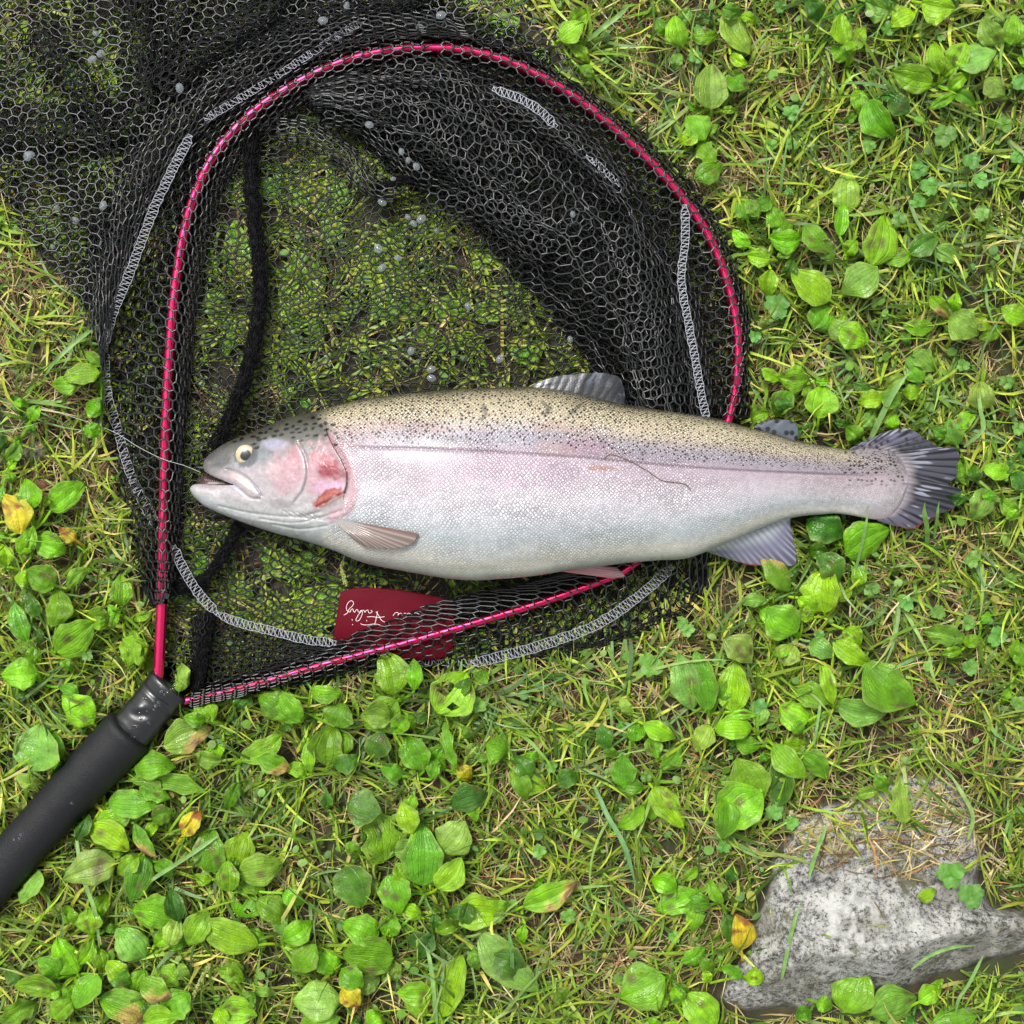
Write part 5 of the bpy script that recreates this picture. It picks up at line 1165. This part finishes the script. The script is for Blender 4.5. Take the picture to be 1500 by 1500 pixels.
 (1042,165,'large pale leaf right of the net, at the top right of the hoop',[(1042,160,1042,93,44,'p'),(1066,110,1096,130,26,'')]),
 (1070,20,'folded pale leaves near the top edge, right of the net',[(1066,12,1098,80,34,'p'),(1058,12,1086,22,24,''),(1070,80,1094,96,16,'b')]),
 (1028,212,'round bright leaf above a lobed leaf beside the upper hoop',[(1032,206,1004,170,36,'b'),(1022,210,1050,238,34,'bl'),(1018,262,1058,240,30,'')]),
 (1240,100,'upright leaf above centre right with a folded leaf beneath it',[(1242,68,1232,18,28,'b'),(1240,88,1218,66,26,''),(1250,80,1242,58,16,'')]),
 (1272,148,'pointed dark green leaf with quilted surface, upper right',[(1271,146,1308,200,42,''),(1330,165,1300,140,30,'d')]),
 (1372,125,'plantain rosette of six leaves in the upper right',[(1366,122,1306,104,38,'b'),(1376,110,1368,60,26,'b'),(1396,102,1416,62,32,'b'),(1404,98,1460,76,38,'p'),(1390,132,1420,106,20,'b'),(1400,138,1360,160,14,'b')]),
 (1470,68,'soft leaf pair near the right edge at the top',[(1462,66,1440,24,34,'p'),(1480,66,1486,20,30,'b'),(1444,114,1472,142,30,'p')]),
 (1352,6,'wide rounded leaf cut by the top edge, right part',[(1350,4,1400,12,46,'b')]),
 (1270,4,'crinkled leaf cut by the top edge, right of centre',[(1268,2,1314,18,38,'p'),(1200,30,1180,0,28,'d')]),
 (993,62,'oval leaf beside the top right of the net, near the top edge',[(1000,68,988,22,30,'b')]),
 (822,60,'bright folded leaf touching the upper right edge of the net',[(820,58,856,32,30,'b'),(848,98,870,118,22,'')]),
 (1170,350,'oval ribbed leaf right of the hoop, with an eaten neighbour',[(1173,350,1125,346,32,'b'),(1178,330,1215,370,30,'')]),
 (1125,378,'small round leaf just right of the hoop',[(1128,380,1094,374,26,'b')]),
 (1238,390,'tall plantain with a seed spike, right of the hoop',[(1240,312,1242,246,36,'p'),(1276,390,1294,312,44,'b'),(1286,392,1232,430,46,'p'),(1230,346,1234,292,18,'b'),(1238,372,1256,352,22,'b')]),
 (1238,462,'glossy leaf with wet highlights, right of the hoop above the clover',[(1216,440,1158,396,42,'b'),(1192,482,1214,448,38,''),(1246,500,1212,468,30,'p'),(1230,482,1274,500,36,'b')]),
 (1092,322,'small leaf pair close to the outer side of the hoop',[(1095,322,1083,288,28,''),(1112,318,1098,292,20,'p')]),
 (1350,362,'dull green leaf in the grass, right of the seed spike plantain',[(1332,372,1376,344,30,'d')]),
 (1488,460,'bright leaf cut by the right edge, at mid height',[(1502,468,1466,450,28,'b')]),
 (1398,470,'crinkled wet leaf near the right edge with a yellowish one',[(1392,462,1434,492,44,'p'),(1362,434,1390,466,20,'t')]),
 (1490,985,'leaf cut by the right edge, lower right of the tail',[(1502,976,1490,942,28,'')]),
 (1340,535,'ragged pale leaf between grass, above and right of the tail',[(1340,512,1372,545,34,'pl'),(1350,560,1330,522,26,'')]),
 (1270,1480,'very bright leaf standing in front of the rock at the bottom',[(1236,1482,1266,1416,58,'b'),(1276,1486,1344,1460,50,'p')]),
 (1002,1500,'leaf in the bottom, left of the rock foot',[(1050,1502,1000,1454,46,'b')]),
 (1345,1470,'leaf at the right of the two bright leaves below the rock',[(1345,1468,1380,1448,28,'b'),(1364,1502,1432,1488,40,'')]),
 (1085,1392,'yellow leaf lying against the left side of the rock',[(1086,1392,1078,1338,32,'y')]),
 (1085,1432,'small lobed leaves at the lower left foot of the rock',[(1086,1432,1054,1416,22,'l'),(1092,1430,1120,1436,24,'b'),(1046,1420,1024,1402,18,''),(1040,1440,1030,1420,14,'b')]),
 (1195,1470,'little leaves at the foot of the rock, left of the very bright leaf',[(1196,1468,1220,1476,22,'b'),(1188,1480,1165,1492,22,'')]),
 (1320,1210,'grey green leaves lying on top of the rock',[(1326,1206,1318,1138,34,'pl'),(1300,1158,1282,1132,20,''),(1254,1166,1288,1160,16,'p')]),
 (1350,1312,'small leaf on the rock left of the clover',[(1346,1318,1370,1302,18,'b')]),
 (440,480,'broad leaf under the netting, right of the black cord',[(440,482,452,352,60,'f'),(470,470,440,420,30,'fb')]),
 (520,410,'large leaf pressed under the netting, middle of the hoop',[(520,406,596,336,62,'fp'),(600,380,560,440,44,'f')]),
 (345,410,'narrow green leaves under the netting between hoop and cord',[(345,412,344,320,38,'fb'),(330,482,312,428,30,'f'),(350,300,330,262,26,'f')]),
 (620,450,'leaf under the netting above the trout shoulder',[(560,450,620,448,40,'fb'),(640,440,690,460,36,'f')]),
 (700,470,'leaves under the netting below the folded heap',[(700,472,734,432,34,'fb'),(720,400,690,375,30,'f'),(780,530,740,500,30,'ft')]),
 (430,280,'leaves under the netting near the top of the cord',[(402,250,470,296,48,'f'),(500,310,430,280,40,'fb'),(450,230,500,215,26,'f'),(500,350,470,320,34,'f')]),
 (440,850,'bright leaves under the netting below the trout throat',[(380,812,432,846,34,'fb'),(430,872,512,900,46,'fb'),(430,840,470,810,26,'f'),(330,858,372,872,26,'f')]),
 (330,835,'leaves under the netting at the lower left corner of the hoop',[(312,852,290,805,30,'fb'),(300,800,285,770,22,'f'),(340,900,360,925,26,'f')]),
 (560,910,'green leaf under the netting left of the red label',[(470,930,440,898,36,'f'),(480,880,500,852,20,'fb')]),
 (80,260,'leaves under the far left flap of the net',[(60,232,104,172,50,'f'),(60,328,124,372,50,'fb'),(90,300,60,276,34,'f'),(110,260,140,240,30,'f')]),
 (30,120,'leaves under the net flap near the top left corner',[(20,152,62,108,44,'f'),(10,60,40,30,34,'fb'),(100,130,130,90,34,'f')]),
 (220,80,'leaves under the net flap at the top, left of the hoop arch',[(240,92,202,60,36,'f'),(190,72,180,30,26,'fb'),(250,130,220,150,30,'f')]),
 (700,40,'small leaves under the single netting at the top right flap',[(700,24,690,62,26,'fb'),(790,70,802,96,22,'fb'),(740,30,760,50,16,'f'),(680,8,700,-6,20,'fb')]),
 (935,240,'leaf under the outer netting at the upper right of the hoop',[(930,226,950,246,20,'fb'),(985,262,1000,280,16,'fb')]),
 (530,560,'small bright leaves under the netting near the head of the trout',[(415,590,430,565,14,'fb'),(440,585,455,602,14,'f'),(330,520,345,490,14,'fb')]),
]
rs = np.random.RandomState(11)
for n_, (rx, ry, lab, ls) in enumerate(PL):
    t = thing('plantain_plant' if len(ls) > 1 else 'leafy_plant', lab, 'plant', P(rx, ry, 0), 'broadleaf plants in the lawn')
    for k, L in enumerate(ls): leaf(t, (rx, ry), L, k, rs)
    if isnet(rx, ry) > .9 and ry < 600:
        for q in range(3):           # more leaves pressed flat under the mesh
            a = rs.uniform(0, 6.28); d0 = rs.uniform(10, 60); ln = rs.uniform(34, 62); x0, y0 = rx + d0 * math.cos(a), ry + d0 * math.sin(a); x1, y1 = x0 + ln * math.cos(a + .6), y0 + ln * math.sin(a + .6)
            if min(isnet(x0, y0), isnet(x1, y1)) > .9 and not inpoly(x1, y1, fish_poly): leaf(t, (rx, ry), (x0, y0, x1, y1, ln * rs.uniform(.5, .75), 'f' + str(rs.choice(['', 'b', 'b']))), 60 + q, rs)
    if isnet(rx, ry) > .5 or inpoly(rx, ry, ROCK): continue
    ne = 0 if len(ls) == 1 and 'y' in (ls[0] + ('',))[5] else rs.randint(2, 5)
    a0 = rs.uniform(0, 6.28)
    for q in range(ne):              # the rest of the rosette: younger and lower leaves
        a = a0 + q * 2.4 + rs.uniform(-.4, .4); d0 = rs.uniform(14, 34); ln = rs.uniform(22, 46); x0, y0 = rx + d0 * math.cos(a), ry + d0 * math.sin(a); x1, y1 = x0 + ln * math.cos(a + .3), y0 + ln * math.sin(a + .3)
        if isnet(x0, y0) > .2 or isnet(x1, y1) > .2 or inpoly(x1, y1, fish_poly) or inpoly(x1, y1, ROCK) or dline(x1, y1, HANDLE)[0] < 40: continue
        leaf(t, (rx, ry), (x0, y0, x1, y1, ln * rs.uniform(.42, .68), 'u' + str(rs.choice(['', 'b', 'd', 'p', 'b']))), 40 + q, rs)

# plantain seed spikes
def spike(path, z, label):
    t = thing('seed_spike', label, 'seed head', P(path[0][0], path[0][1], 0), 'plantain seed spikes'); q = catmull(path, 40); zz = np.linspace(z[0], z[1], 40)
    C0 = P(q[:, 0], q[:, 1], zz); v, f = tube_path(C0, 1.3 * K, 6); mesh('stem', v, f, M_STALK, t)
    prt = []; r2 = np.random.RandomState(5)
    oct_v = np.array([[1,0,0],[0,1,0],[-1,0,0],[0,-1,0],[0,0,1],[0,0,-1]], float); oct_f = np.array([[0,1,4,4],[1,2,4,4],[2,3,4,4],[3,0,4,4],[1,0,5,5],[2,1,5,5],[3,2,5,5],[0,3,5,5]])
    u_ = np.linspace(0.01, math.pi - .01, 5); th_ = np.linspace(0, 2 * math.pi, 6, endpoint=False); U_, T__ = np.meshgrid(u_, th_, indexing='ij')
    ball = np.stack([np.sin(U_) * np.cos(T__), np.sin(U_) * np.sin(T__), np.cos(U_)], -1).reshape(-1, 3); bf = grid_faces(5, 6, True)
    for k in range(90):
        i = r2.randint(10, 40); o = r2.normal(0, 1, 3); o /= np.linalg.norm(o); prt.append((C0[i] + o * 2.3 * K + ball * K * r2.uniform(1.2, 2.0), bf))
    mesh('seeds', *join(prt), M_SEED, t)
M_STALK = simple('seed_stalk', (.20, .26, .07), .5); M_SEED = simple('green_seeds', (.28, .30, .09), .55, var=.3, bscale=800)
spike([(1180,840),(1172,825),(1164,800),(1158,775)], (14, 18), 'yellowish green seed spike beside the rear edge of the anal fin')
spike([(1238,345),(1252,320),(1266,298),(1278,272)], (10, 30), 'brownish seed spike rising right of the hoop')
spike([(1208,955),(1195,952),(1180,948),(1163,942)], (12, 22), 'short seed spike lying sideways below the anal fin')
spike([(272,1500),(280,1470),(290,1445),(306,1415)], (8, 30), 'slender seed spike near the bottom edge, left part')
spike([(505,812),(501,830),(504,845),(506,856)], (17, 19), 'little yellow seed spike poking through the net below the pectoral fin')

# clover sprigs
CL = [(1020,83,11,'near the pale folded leaf, top right of the net'),(1025,45,10,'above the largest pale leaf, right of the net top'),(1160,165,13,'in the thin grass, upper right of the hoop'),(1128,213,11,'beside the upper right bend of the hoop'),
 (1158,211,10,'right of the three leaved sprig by the hoop bend'),(1273,213,12,'under the quilted dark leaf'),(1424,236,13,'below the upper right rosette, upper of a pair'),(1436,262,13,'below the upper right rosette, lower of a pair'),
 (1346,248,15,'left of the two stacked sprigs, upper right'),(1362,272,14,'upper right, second in the diagonal row'),(1345,294,12,'lowest of the diagonal row, upper right'),(1155,280,7,'tiny one in dry straw right of the hoop'),(1140,446,20,'large four lobed one right of the hoop at mid height'),
 (1317,320,12,'beside the tall seed spike plantain'),(1395,297,9,'small one on a thin stalk, right part'),(1497,120,14,'at the right edge near the top'),(1473,182,13,'right edge, under the soft leaf pair'),(1378,50,10,'left of the top rosette leaf'),
 (1142,10,10,'at the top edge above the straight grass'),(1300,42,11,'left of the rounded top leaf'),(1383,197,17,'with large folded leaflets, upper right'),(1440,312,12,'right part, above the dull leaf'),(1106,493,9,'tight against the right hoop'),(1490,230,11,'right edge below the leaf pair'),
 (1007,923,12,'at the right lower corner of the net'),(1110,1036,14,'between the broad leaves and the rosette, lower right'),(1419,913,12,'over the jagged pale leaf, right one'),(1374,896,12,'over the jagged pale leaf, left one'),(1421,977,13,'right part below the jagged pale leaf'),
 (1424,820,13,'below right of the tail fin'),(1480,850,12,'right edge below the tail'),(1462,932,15,'right of the jagged leaf'),(1200,930,8,'beside the short seed spike'),(1160,838,9,'touching the tip of the anal fin'),(1258,838,12,'under the broad leaf below the tail'),
 (1277,862,12,'small pair below the tail root'),(1080,1090,11,'above the crinkled leaves'),(1492,1030,12,'right edge above the rock'),(1328,884,11,'in grass between tail and jagged leaf'),(1136,1190,14,'on the upper left rim of the rock'),(1160,1206,11,'on the rock rim, small and round'),
 (1394,1282,21,'large one on the rock, left of its pair'),(1424,1312,20,'large one on the rock, lower right of its pair'),(1000,915,10,'under the white seam end of the net'),(922,963,11,'just below the net edge, left of a bigger one'),(952,975,19,'bigger one below the net edge'),
 (700,1033,13,'right of the heart shaped eaten leaf'),(913,1067,11,'beside the oval leaf below the net'),(1054,967,11,'left of the broad leaves by the net corner'),(808,1123,9,'tiny one right of the kidney shaped leaf'),(947,1138,9,'left of the dark wet leaf'),(790,1247,11,'above the bark clod'),
 (833,1342,12,'right of the leaf with the yellow edge'),(987,1373,10,'above the large round bottom leaf'),(128,960,9,'left of the collar in dry straw'),(1230,1400,10,'on the pale top of the rock foot, hidden in grass') ,(1475,560,12,'near the right edge above the tail'),(1492,628,11,'right edge beside the soft leaf'),(1410,535,10,'between grass tufts, right, above the tail'),(1060,1240,10,'left of the rock below the crinkled leaf')]
CL = [c for c in CL if c[3].find('hidden in grass') < 0]
M_CLOVER = plantmat('clover_leaf', .45, .2, spec=.3)
for n_, (cx, cy, r, lab) in enumerate(CL):
    t = thing('clover_sprig', 'clover sprig ' + lab, 'clover', P(cx, cy, 0), 'clover sprigs in the lawn'); rk_ = rockz(cx, cy); z0 = rs.uniform(15, 21) + rk_; a0 = rs.uniform(0, 6.28)
    if isnet(cx, cy) > .5: z0 = 6
    cb = np.array(GREENS['c']) * rs.uniform(.75, 1.15) * np.array([rs.uniform(.75, 1.1), 1, rs.uniform(.8, 1.2)])
    for k in range(3):
        a = a0 + k * 2.094 + rs.uniform(-.15, .15); U, R = np.meshgrid(np.linspace(-1, 1, 9), np.linspace(0, 1, 9))
        L_ = r * rs.uniform(.9, 1.15); wid = L_ * .98 * np.sin(np.pi * np.clip(R, 0, 1) ** .72 * .93) ** .55 * .62
        lx = L_ * (R - .13 * (1 - U ** 2) ** 3 * R ** 5 * 1.2) ; ly = U * wid
        px = cx + lx * math.cos(a) - ly * math.sin(a) ; py = cy + lx * math.sin(a) + ly * math.cos(a)
        z = z0 + 1.2 * R - .9 * np.abs(U) * rs.uniform(-1, 2) + .8 * fbm(px / 5, py / 5, 700 + n_, 2)
        c = np.broadcast_to(cb, z.shape + (3,)).copy(); m = (np.exp(-((R - .5 - .15 * np.abs(U)) / .08) ** 2) * .35)[..., None]; c = c * (1 - m) + np.array([.3, .42, .2]) * m
        mesh('leaflet', P(px, py, z), grid_faces(9, 9), M_CLOVER, t, col=c.reshape(-1, 3))
    q = catmull([(cx + rs.uniform(-14, 14), cy + rs.uniform(-14, 14)), (cx + rs.uniform(-4, 4), cy + rs.uniform(-4, 4)), (cx, cy)], 8)
    v, f = tube_path(P(q[:, 0], q[:, 1], np.linspace(2 + rk_ * .8, z0, 8)), .8 * K, 5, caps=False); mesh('stem', v, f, M_STALK, t)

# ------------------------------------------------------------------ grass
def blades(name, n, mat, length, width, nseg, palette, elev, zmax, seed, region=None, over=0.0, label=None, lift=0):
    r = np.random.RandomState(seed)
    x = r.uniform(-130, 1630, n); y = r.uniform(-130, 1630, n)
    keep = r.rand(n) < (region(x, y) if region else 1); x, y = x[keep], y[keep]; n = len(x)
    nt_ = max(n // 14, 1); tx_, ty_ = x[:nt_].copy(), y[:nt_].copy(); ti_ = r.randint(0, nt_, n); tf_ = r.rand(n) < .6
    ox_, oy_ = r.normal(0, 6, n), r.normal(0, 6, n); x = np.where(tf_, tx_[ti_] + ox_, x); y = np.where(tf_, ty_[ti_] + oy_, y)
    big = r.gamma(3.0, 1 / 3.0, n); Ln = np.clip(length * (.45 + .6 * big), 8, length * 2.6); W = width * r.uniform(.55, 1.45, n)
    az = r.uniform(0, 2 * np.pi, n); fl_ = fbm(x / 150, y / 150, seed, 2) * 6; taz_ = r.uniform(0, 2 * np.pi, nt_)[ti_]; az = np.where(tf_, taz_ + r.normal(0, .75, n), np.where(r.rand(n) < .45, fl_ + r.normal(0, .5, n), az))
    el = np.radians(r.uniform(*elev, n)); curl = r.normal(0, .34, n); droop = r.uniform(.7, 1.7, n)
    s = np.linspace(0, 1, nseg + 1)[None]
    # horizontal run and height of an arching blade
    ang = el[:, None] * (1 - droop[:, None] * s)
    ds = Ln[:, None] / nseg
    hx = np.cumsum(np.cos(ang) * ds, 1); hx = np.c_[np.zeros(n), hx[:, :-1]]
    zz = np.cumsum(np.sin(ang) * ds, 1); zz = np.c_[np.zeros(n), zz[:, :-1]] * K * 1000
    a = az[:, None] + curl[:, None] * s ** 1.3
    px = x[:, None] + hx * np.cos(a); py = y[:, None] + hx * np.sin(a)
    z = np.minimum(np.abs(zz) + 1 + r.uniform(0, 5, n)[:, None] + lift, zmax)
    if ROCKZ is not None:
        xs_, ys_, Z_ = ROCKZ; i = np.clip(((px - xs_[0]) / 2.6).astype(int), 0, len(xs_) - 1); j = np.clip(((py - ys_[0]) / 2.6).astype(int), 0, len(ys_) - 1)
        inr = (px > xs_[0]) & (px < xs_[-1]) & (py > ys_[0]) & (py < ys_[-1]); rz = np.where(inr, Z_[i, j], 0); z = np.maximum(z, rz + 1.0 + .15 * z)
    bad = (inpoly(px, py, ROCK) & (py > 1285 + 25 * fbm(px / 30, px * 0, 44, 2))).any(1) & (r.rand(n) < .955); gap = ((dline(x, y, [(1095,1486),(1250,1466),(1345,1452),(1435,1420),(1505,1396),(1600,1380)])[0] < 7) & (r.rand(n) < .6)); px[bad | gap] += 9000.0
    lim = zlim(px, py); lim = np.where((r.rand(n) < over)[:, None], 60, lim); z = np.minimum(z, lim)
    nx, ny = -np.sin(a), np.cos(a); wv = W[:, None] / 2 * np.clip(1 - s ** 2.2, .05, 1) * (.65 + .5 * s ** .5)
    roll = r.uniform(-.9, .9, n)[:, None]; zr = wv * np.sin(roll) * K * 1000 * 1.0; wc = wv * np.cos(roll)
    ok_ = px[:, 0] < 4000; px, py, z, zr, nx, ny, wc, zr = (q_[ok_] for q_ in (px, py, z, zr, nx, ny, wc, zr)); n = len(px)
    A = P(px + nx * wc, py + ny * wc, z + zr); B = P(px - nx * wc, py - ny * wc, z - zr)
    V = np.stack([A, B], 2).reshape(-1, 3); m = (nseg + 1) * 2
    k = np.arange(nseg) * 2; f = np.stack([k, k + 2, k + 3, k + 1], -1); F = (np.arange(n)[:, None, None] * m + f[None]).reshape(-1, 4)
    pal = np.array([p[:3] for p in palette]); w_ = np.array([p[3] for p in palette], float); w_ /= w_.sum(); c = pal[r.choice(len(pal), n, p=w_)] * r.uniform(.7, 1.3, (n, 1)) * np.c_[r.uniform(.85, 1.2, n), np.ones(n), np.ones(n)]
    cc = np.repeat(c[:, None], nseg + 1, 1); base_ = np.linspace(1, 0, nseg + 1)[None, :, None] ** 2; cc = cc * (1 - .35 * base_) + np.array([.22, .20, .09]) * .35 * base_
    cc = np.repeat(cc, 2, 1).reshape(-1, 3)
    o = mesh(name, V, F, mat, None, col=np.clip(cc, 0, .95)); o['kind'] = 'stuff'; o['label'] = label or name; o['category'] = 'grass'; return o
def r_dry(x, y):
    d = .33 + .45 * sstep(-.1, .35, fbm(x / 170, y / 170, 811, 2))
    for cx, cy, rx, ry, s in ((110,700,120,130,.9),(40,450,90,160,.8),(150,820,90,60,1),(1290,1220,150,90,.9),(1130,1300,70,110,.5),(900,1080,160,50,.4),(850,1350,180,120,.35),(1130,280,90,80,.6),(1420,1180,120,160,.5),(900,1200,200,160,.35),(960,100,90,150,.4),(1060,900,60,50,.5)):
        d = d + s * np.exp(-((x - cx) / rx) ** 2 - ((y - cy) / ry) ** 2)
    return np.clip(d, 0, 1)
def inrock(x, y): return inpoly(x, y, ROCK).astype(float)
def r_green(x, y):
    g = 1.0 - .5 * np.clip(r_dry(x, y) - .35, 0, 1)
    g = g * (1 - (.93 - .45 * sstep(1270, 1150, y)) * inrock(x, y)) * (1 - .25 * (isnet(x, y) > .5)) * (1 - .9 * inpoly(x, y, fish_poly)); return g
def r_dryr(x, y):
    top = 1.6 * np.exp(-(((x - 1290) / 95) ** 2 + ((y - 1235) / 60) ** 2)) + sstep(1250, 1150, y) + .8 * np.exp(-(((x - 1400) / 70) ** 2 + ((y - 1300) / 50) ** 2)) + .5 * np.exp(-(((x - 1340) / 120) ** 2 + ((y - 1160) / 30) ** 2))
    return r_dry(x, y) * (1 - inrock(x, y) * (1 - np.clip(top * 1.1 + .02, 0, 1))) * (1 - .9 * inpoly(x, y, fish_poly)) * (1 - .45 * (isnet(x, y) > .5))
G = [(.15,.29,.016,5),(.27,.42,.028,4.5),(.050,.12,.008,5.5),(.42,.53,.06,3),(.15,.28,.065,1.6),(.52,.48,.12,1.6)]
D = [(.50,.42,.19,5),(.34,.25,.11,4),(.60,.52,.30,3),(.12,.070,.032,6),(.40,.21,.09,1),(.40,.40,.12,2)]
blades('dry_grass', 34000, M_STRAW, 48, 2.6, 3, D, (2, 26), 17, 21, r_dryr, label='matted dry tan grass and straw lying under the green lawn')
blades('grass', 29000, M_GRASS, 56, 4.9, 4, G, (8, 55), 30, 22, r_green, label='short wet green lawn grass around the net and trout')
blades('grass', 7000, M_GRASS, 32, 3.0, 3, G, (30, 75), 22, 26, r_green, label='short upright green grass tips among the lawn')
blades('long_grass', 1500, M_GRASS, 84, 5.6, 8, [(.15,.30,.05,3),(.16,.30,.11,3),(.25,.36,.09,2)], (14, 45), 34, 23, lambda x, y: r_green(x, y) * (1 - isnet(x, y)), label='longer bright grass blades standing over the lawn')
blades('dry_grass', 3600, M_STRAW, 58, 2.0, 6, D, (5, 30), 27, 24, lambda x, y: r_dryr(x, y) * (1 - isnet(x, y)), label='loose long straws lying on top of the lawn')

# named single blades: the broad ones that can be picked out
def blade(path, z, wd, c, label):
    q = catmull(path, 26); s = np.linspace(0, 1, 26); zz = np.interp(s, np.linspace(0, 1, len(z)), z); d = np.gradient(q, axis=0); nn = np.c_[-d[:, 1], d[:, 0]] / np.linalg.norm(d, axis=1)[:, None]
    h = wd / 2 * np.clip(np.minimum(1, (1 - s) * 3.5 + .05), 0, 1) * np.minimum(1, .5 + s * 3); e = np.array([-1, 0, 1.])
    px = q[:, :1] + nn[:, :1] * h[:, None] * e; py = q[:, 1:] + nn[:, 1:] * h[:, None] * e; V = P(px, py, zz[:, None] + np.abs(e) * wd * .09)
    o = mesh('grass_blade', V, grid_faces(26, 3), M_GRASS, None, col=np.tile(np.array(c) * 1.0, (78, 1))); o['label'] = label; o['category'] = 'grass blade'
bg = (.20, .36, .10)
blade([(1272,650),(1290,612),(1312,570),(1336,540)], [14, 24, 32, 34], 8.5, bg, 'broad straight grass blade rising above the root of the tail fin')
blade([(1358,802),(1358,775),(1354,750),(1355,735)], [14, 26, 34, 36], 7, (.13,.27,.05), 'grass blade poking over the lower edge of the tail fin')
blade([(1368,790),(1372,765),(1374,745),(1376,733)], [14, 24, 32, 34], 4, (.13,.27,.05), 'thin dark grass blade poking over the tail fin, right of the broad one')
blade([(1252,840),(1262,800),(1269,765),(1272,738)], [14, 26, 38, 42], 4, bg, 'slim pale blade crossing the tail stalk of the trout')
blade([(1412,655),(1440,628),(1436,600),(1432,560)], [16, 26, 28, 20], 6, bg, 'curved grass blade right of the tail fin tip')
blade([(318,1225),(270,1258),(228,1285),(200,1308)], [26, 30, 28, 20], 6, bg, 'straight pale blade crossing the plantain leaves, lower left')
blade([(110,1215),(120,1280),(140,1340),(146,1400)], [18, 28, 28, 16], 6, bg, 'bluish blade lying over the pale leaf, lower left')
blade([(870,1150),(890,1195),(915,1240),(932,1300)], [12, 26, 28, 20], 7, (.15,.30,.11), 'long bluish blade in the lower centre grass')
blade([(1145,1435),(1155,1385),(1165,1345),(1175,1322)], [30, 40, 44, 42], 6, bg, 'upright blade in front of the left face of the rock')
blade([(1185,1285),(1195,1250),(1205,1225),(1213,1202)], [36, 40, 42, 40], 6, bg, 'short blade lying on the upper part of the rock')
blade([(1335,1420),(1362,1400),(1395,1388),(1430,1385)], [34, 42, 42, 38], 5, bg, 'curved blade over the lower right side of the rock')
blade([(1440,1400),(1420,1440),(1404,1465),(1398,1500)], [38, 34, 30, 16], 5, bg, 'long blade hanging over the rock edge, bottom right')
blade([(1418,1230),(1425,1195),(1408,1160),(1390,1130)], [34, 40, 38, 30], 6, (.24,.36,.10), 'arching blade beside the top right corner of the rock')
blade([(640,1500),(634,1440),(628,1400),(618,1370)], [14, 28, 28, 22], 6, bg, 'upright blade left of the tall bottom leaf')
blade([(750,1440),(750,1400),(746,1370),(745,1358)], [16, 28, 32, 34], 6, (.12,.27,.06), 'short dark blade over the long arched leaf')
blade([(860,60),(884,40),(905,24),(925,5)], [14, 24, 26, 20], 7, bg, 'broad blade near the top edge right of the net')
blade([(150,470),(112,500),(80,530),(60,560)], [12, 22, 24, 16], 6, bg, 'blade leaning away from the left side of the net')
blade([(1205,1005),(1198,1055),(1195,1075),(1192,1100)], [14, 26, 26, 18], 4, bg, 'thin blade crossing the rosette, lower right')

# small creeping leaves nobody could count
r = np.random.RandomState(31); n = 2600; x = r.uniform(-120, 1620, n); y = r.uniform(-120, 1620, n); k = (r.rand(n) < .25 + .75 * sstep(.0, .4, fbm(x / 90, y / 90, 821, 2))) & ~inpoly(x, y, ROCK) & ~inpoly(x, y, fish_poly); x, y = x[k], y[k]; n = len(x)
t = np.linspace(0, 2 * np.pi, 10, endpoint=False); a = r.uniform(0, 6.28, n)[:, None]; R = r.uniform(3, 8.5, n)[:, None]; asp = r.uniform(.5, .95, n)[:, None]
lx, ly = R * np.cos(t), R * asp * np.sin(t); zc_ = r.uniform(6, 19, n)[:, None]; ti = r.normal(0, .25, n)[:, None]
px = x[:, None] + lx * np.cos(a) - ly * np.sin(a); py = y[:, None] + lx * np.sin(a) + ly * np.cos(a); z = np.minimum(zc_ + lx * ti * K * 1000, zlim(px, py))
V = P(np.c_[x[:, None], px], np.c_[y[:, None], py], np.c_[np.minimum(zc_, zlim(x, y)[:, None]) + .5, z]).reshape(-1, 3); j = np.arange(0, 10, 2)
f = np.stack([np.zeros(5, int), 1 + j, 1 + (j + 1) % 10, 1 + (j + 2) % 10], -1); F = (np.arange(n)[:, None, None] * 11 + f[None]).reshape(-1, 4)
pal = np.array([(.13,.27,.03),(.17,.33,.06),(.10,.20,.05),(.22,.34,.09),(.30,.30,.06)]); c = np.repeat(pal[r.choice(5, n, p=[.3,.3,.2,.15,.05])] * r.uniform(.75, 1.25, (n, 1)), 11, 0)
o = mesh('ground_cover', V, F, M_CLOVER, None, col=c); o['kind'] = 'stuff'; o['label'] = 'tiny creeping leaves scattered through the lawn'; o['category'] = 'ground cover'
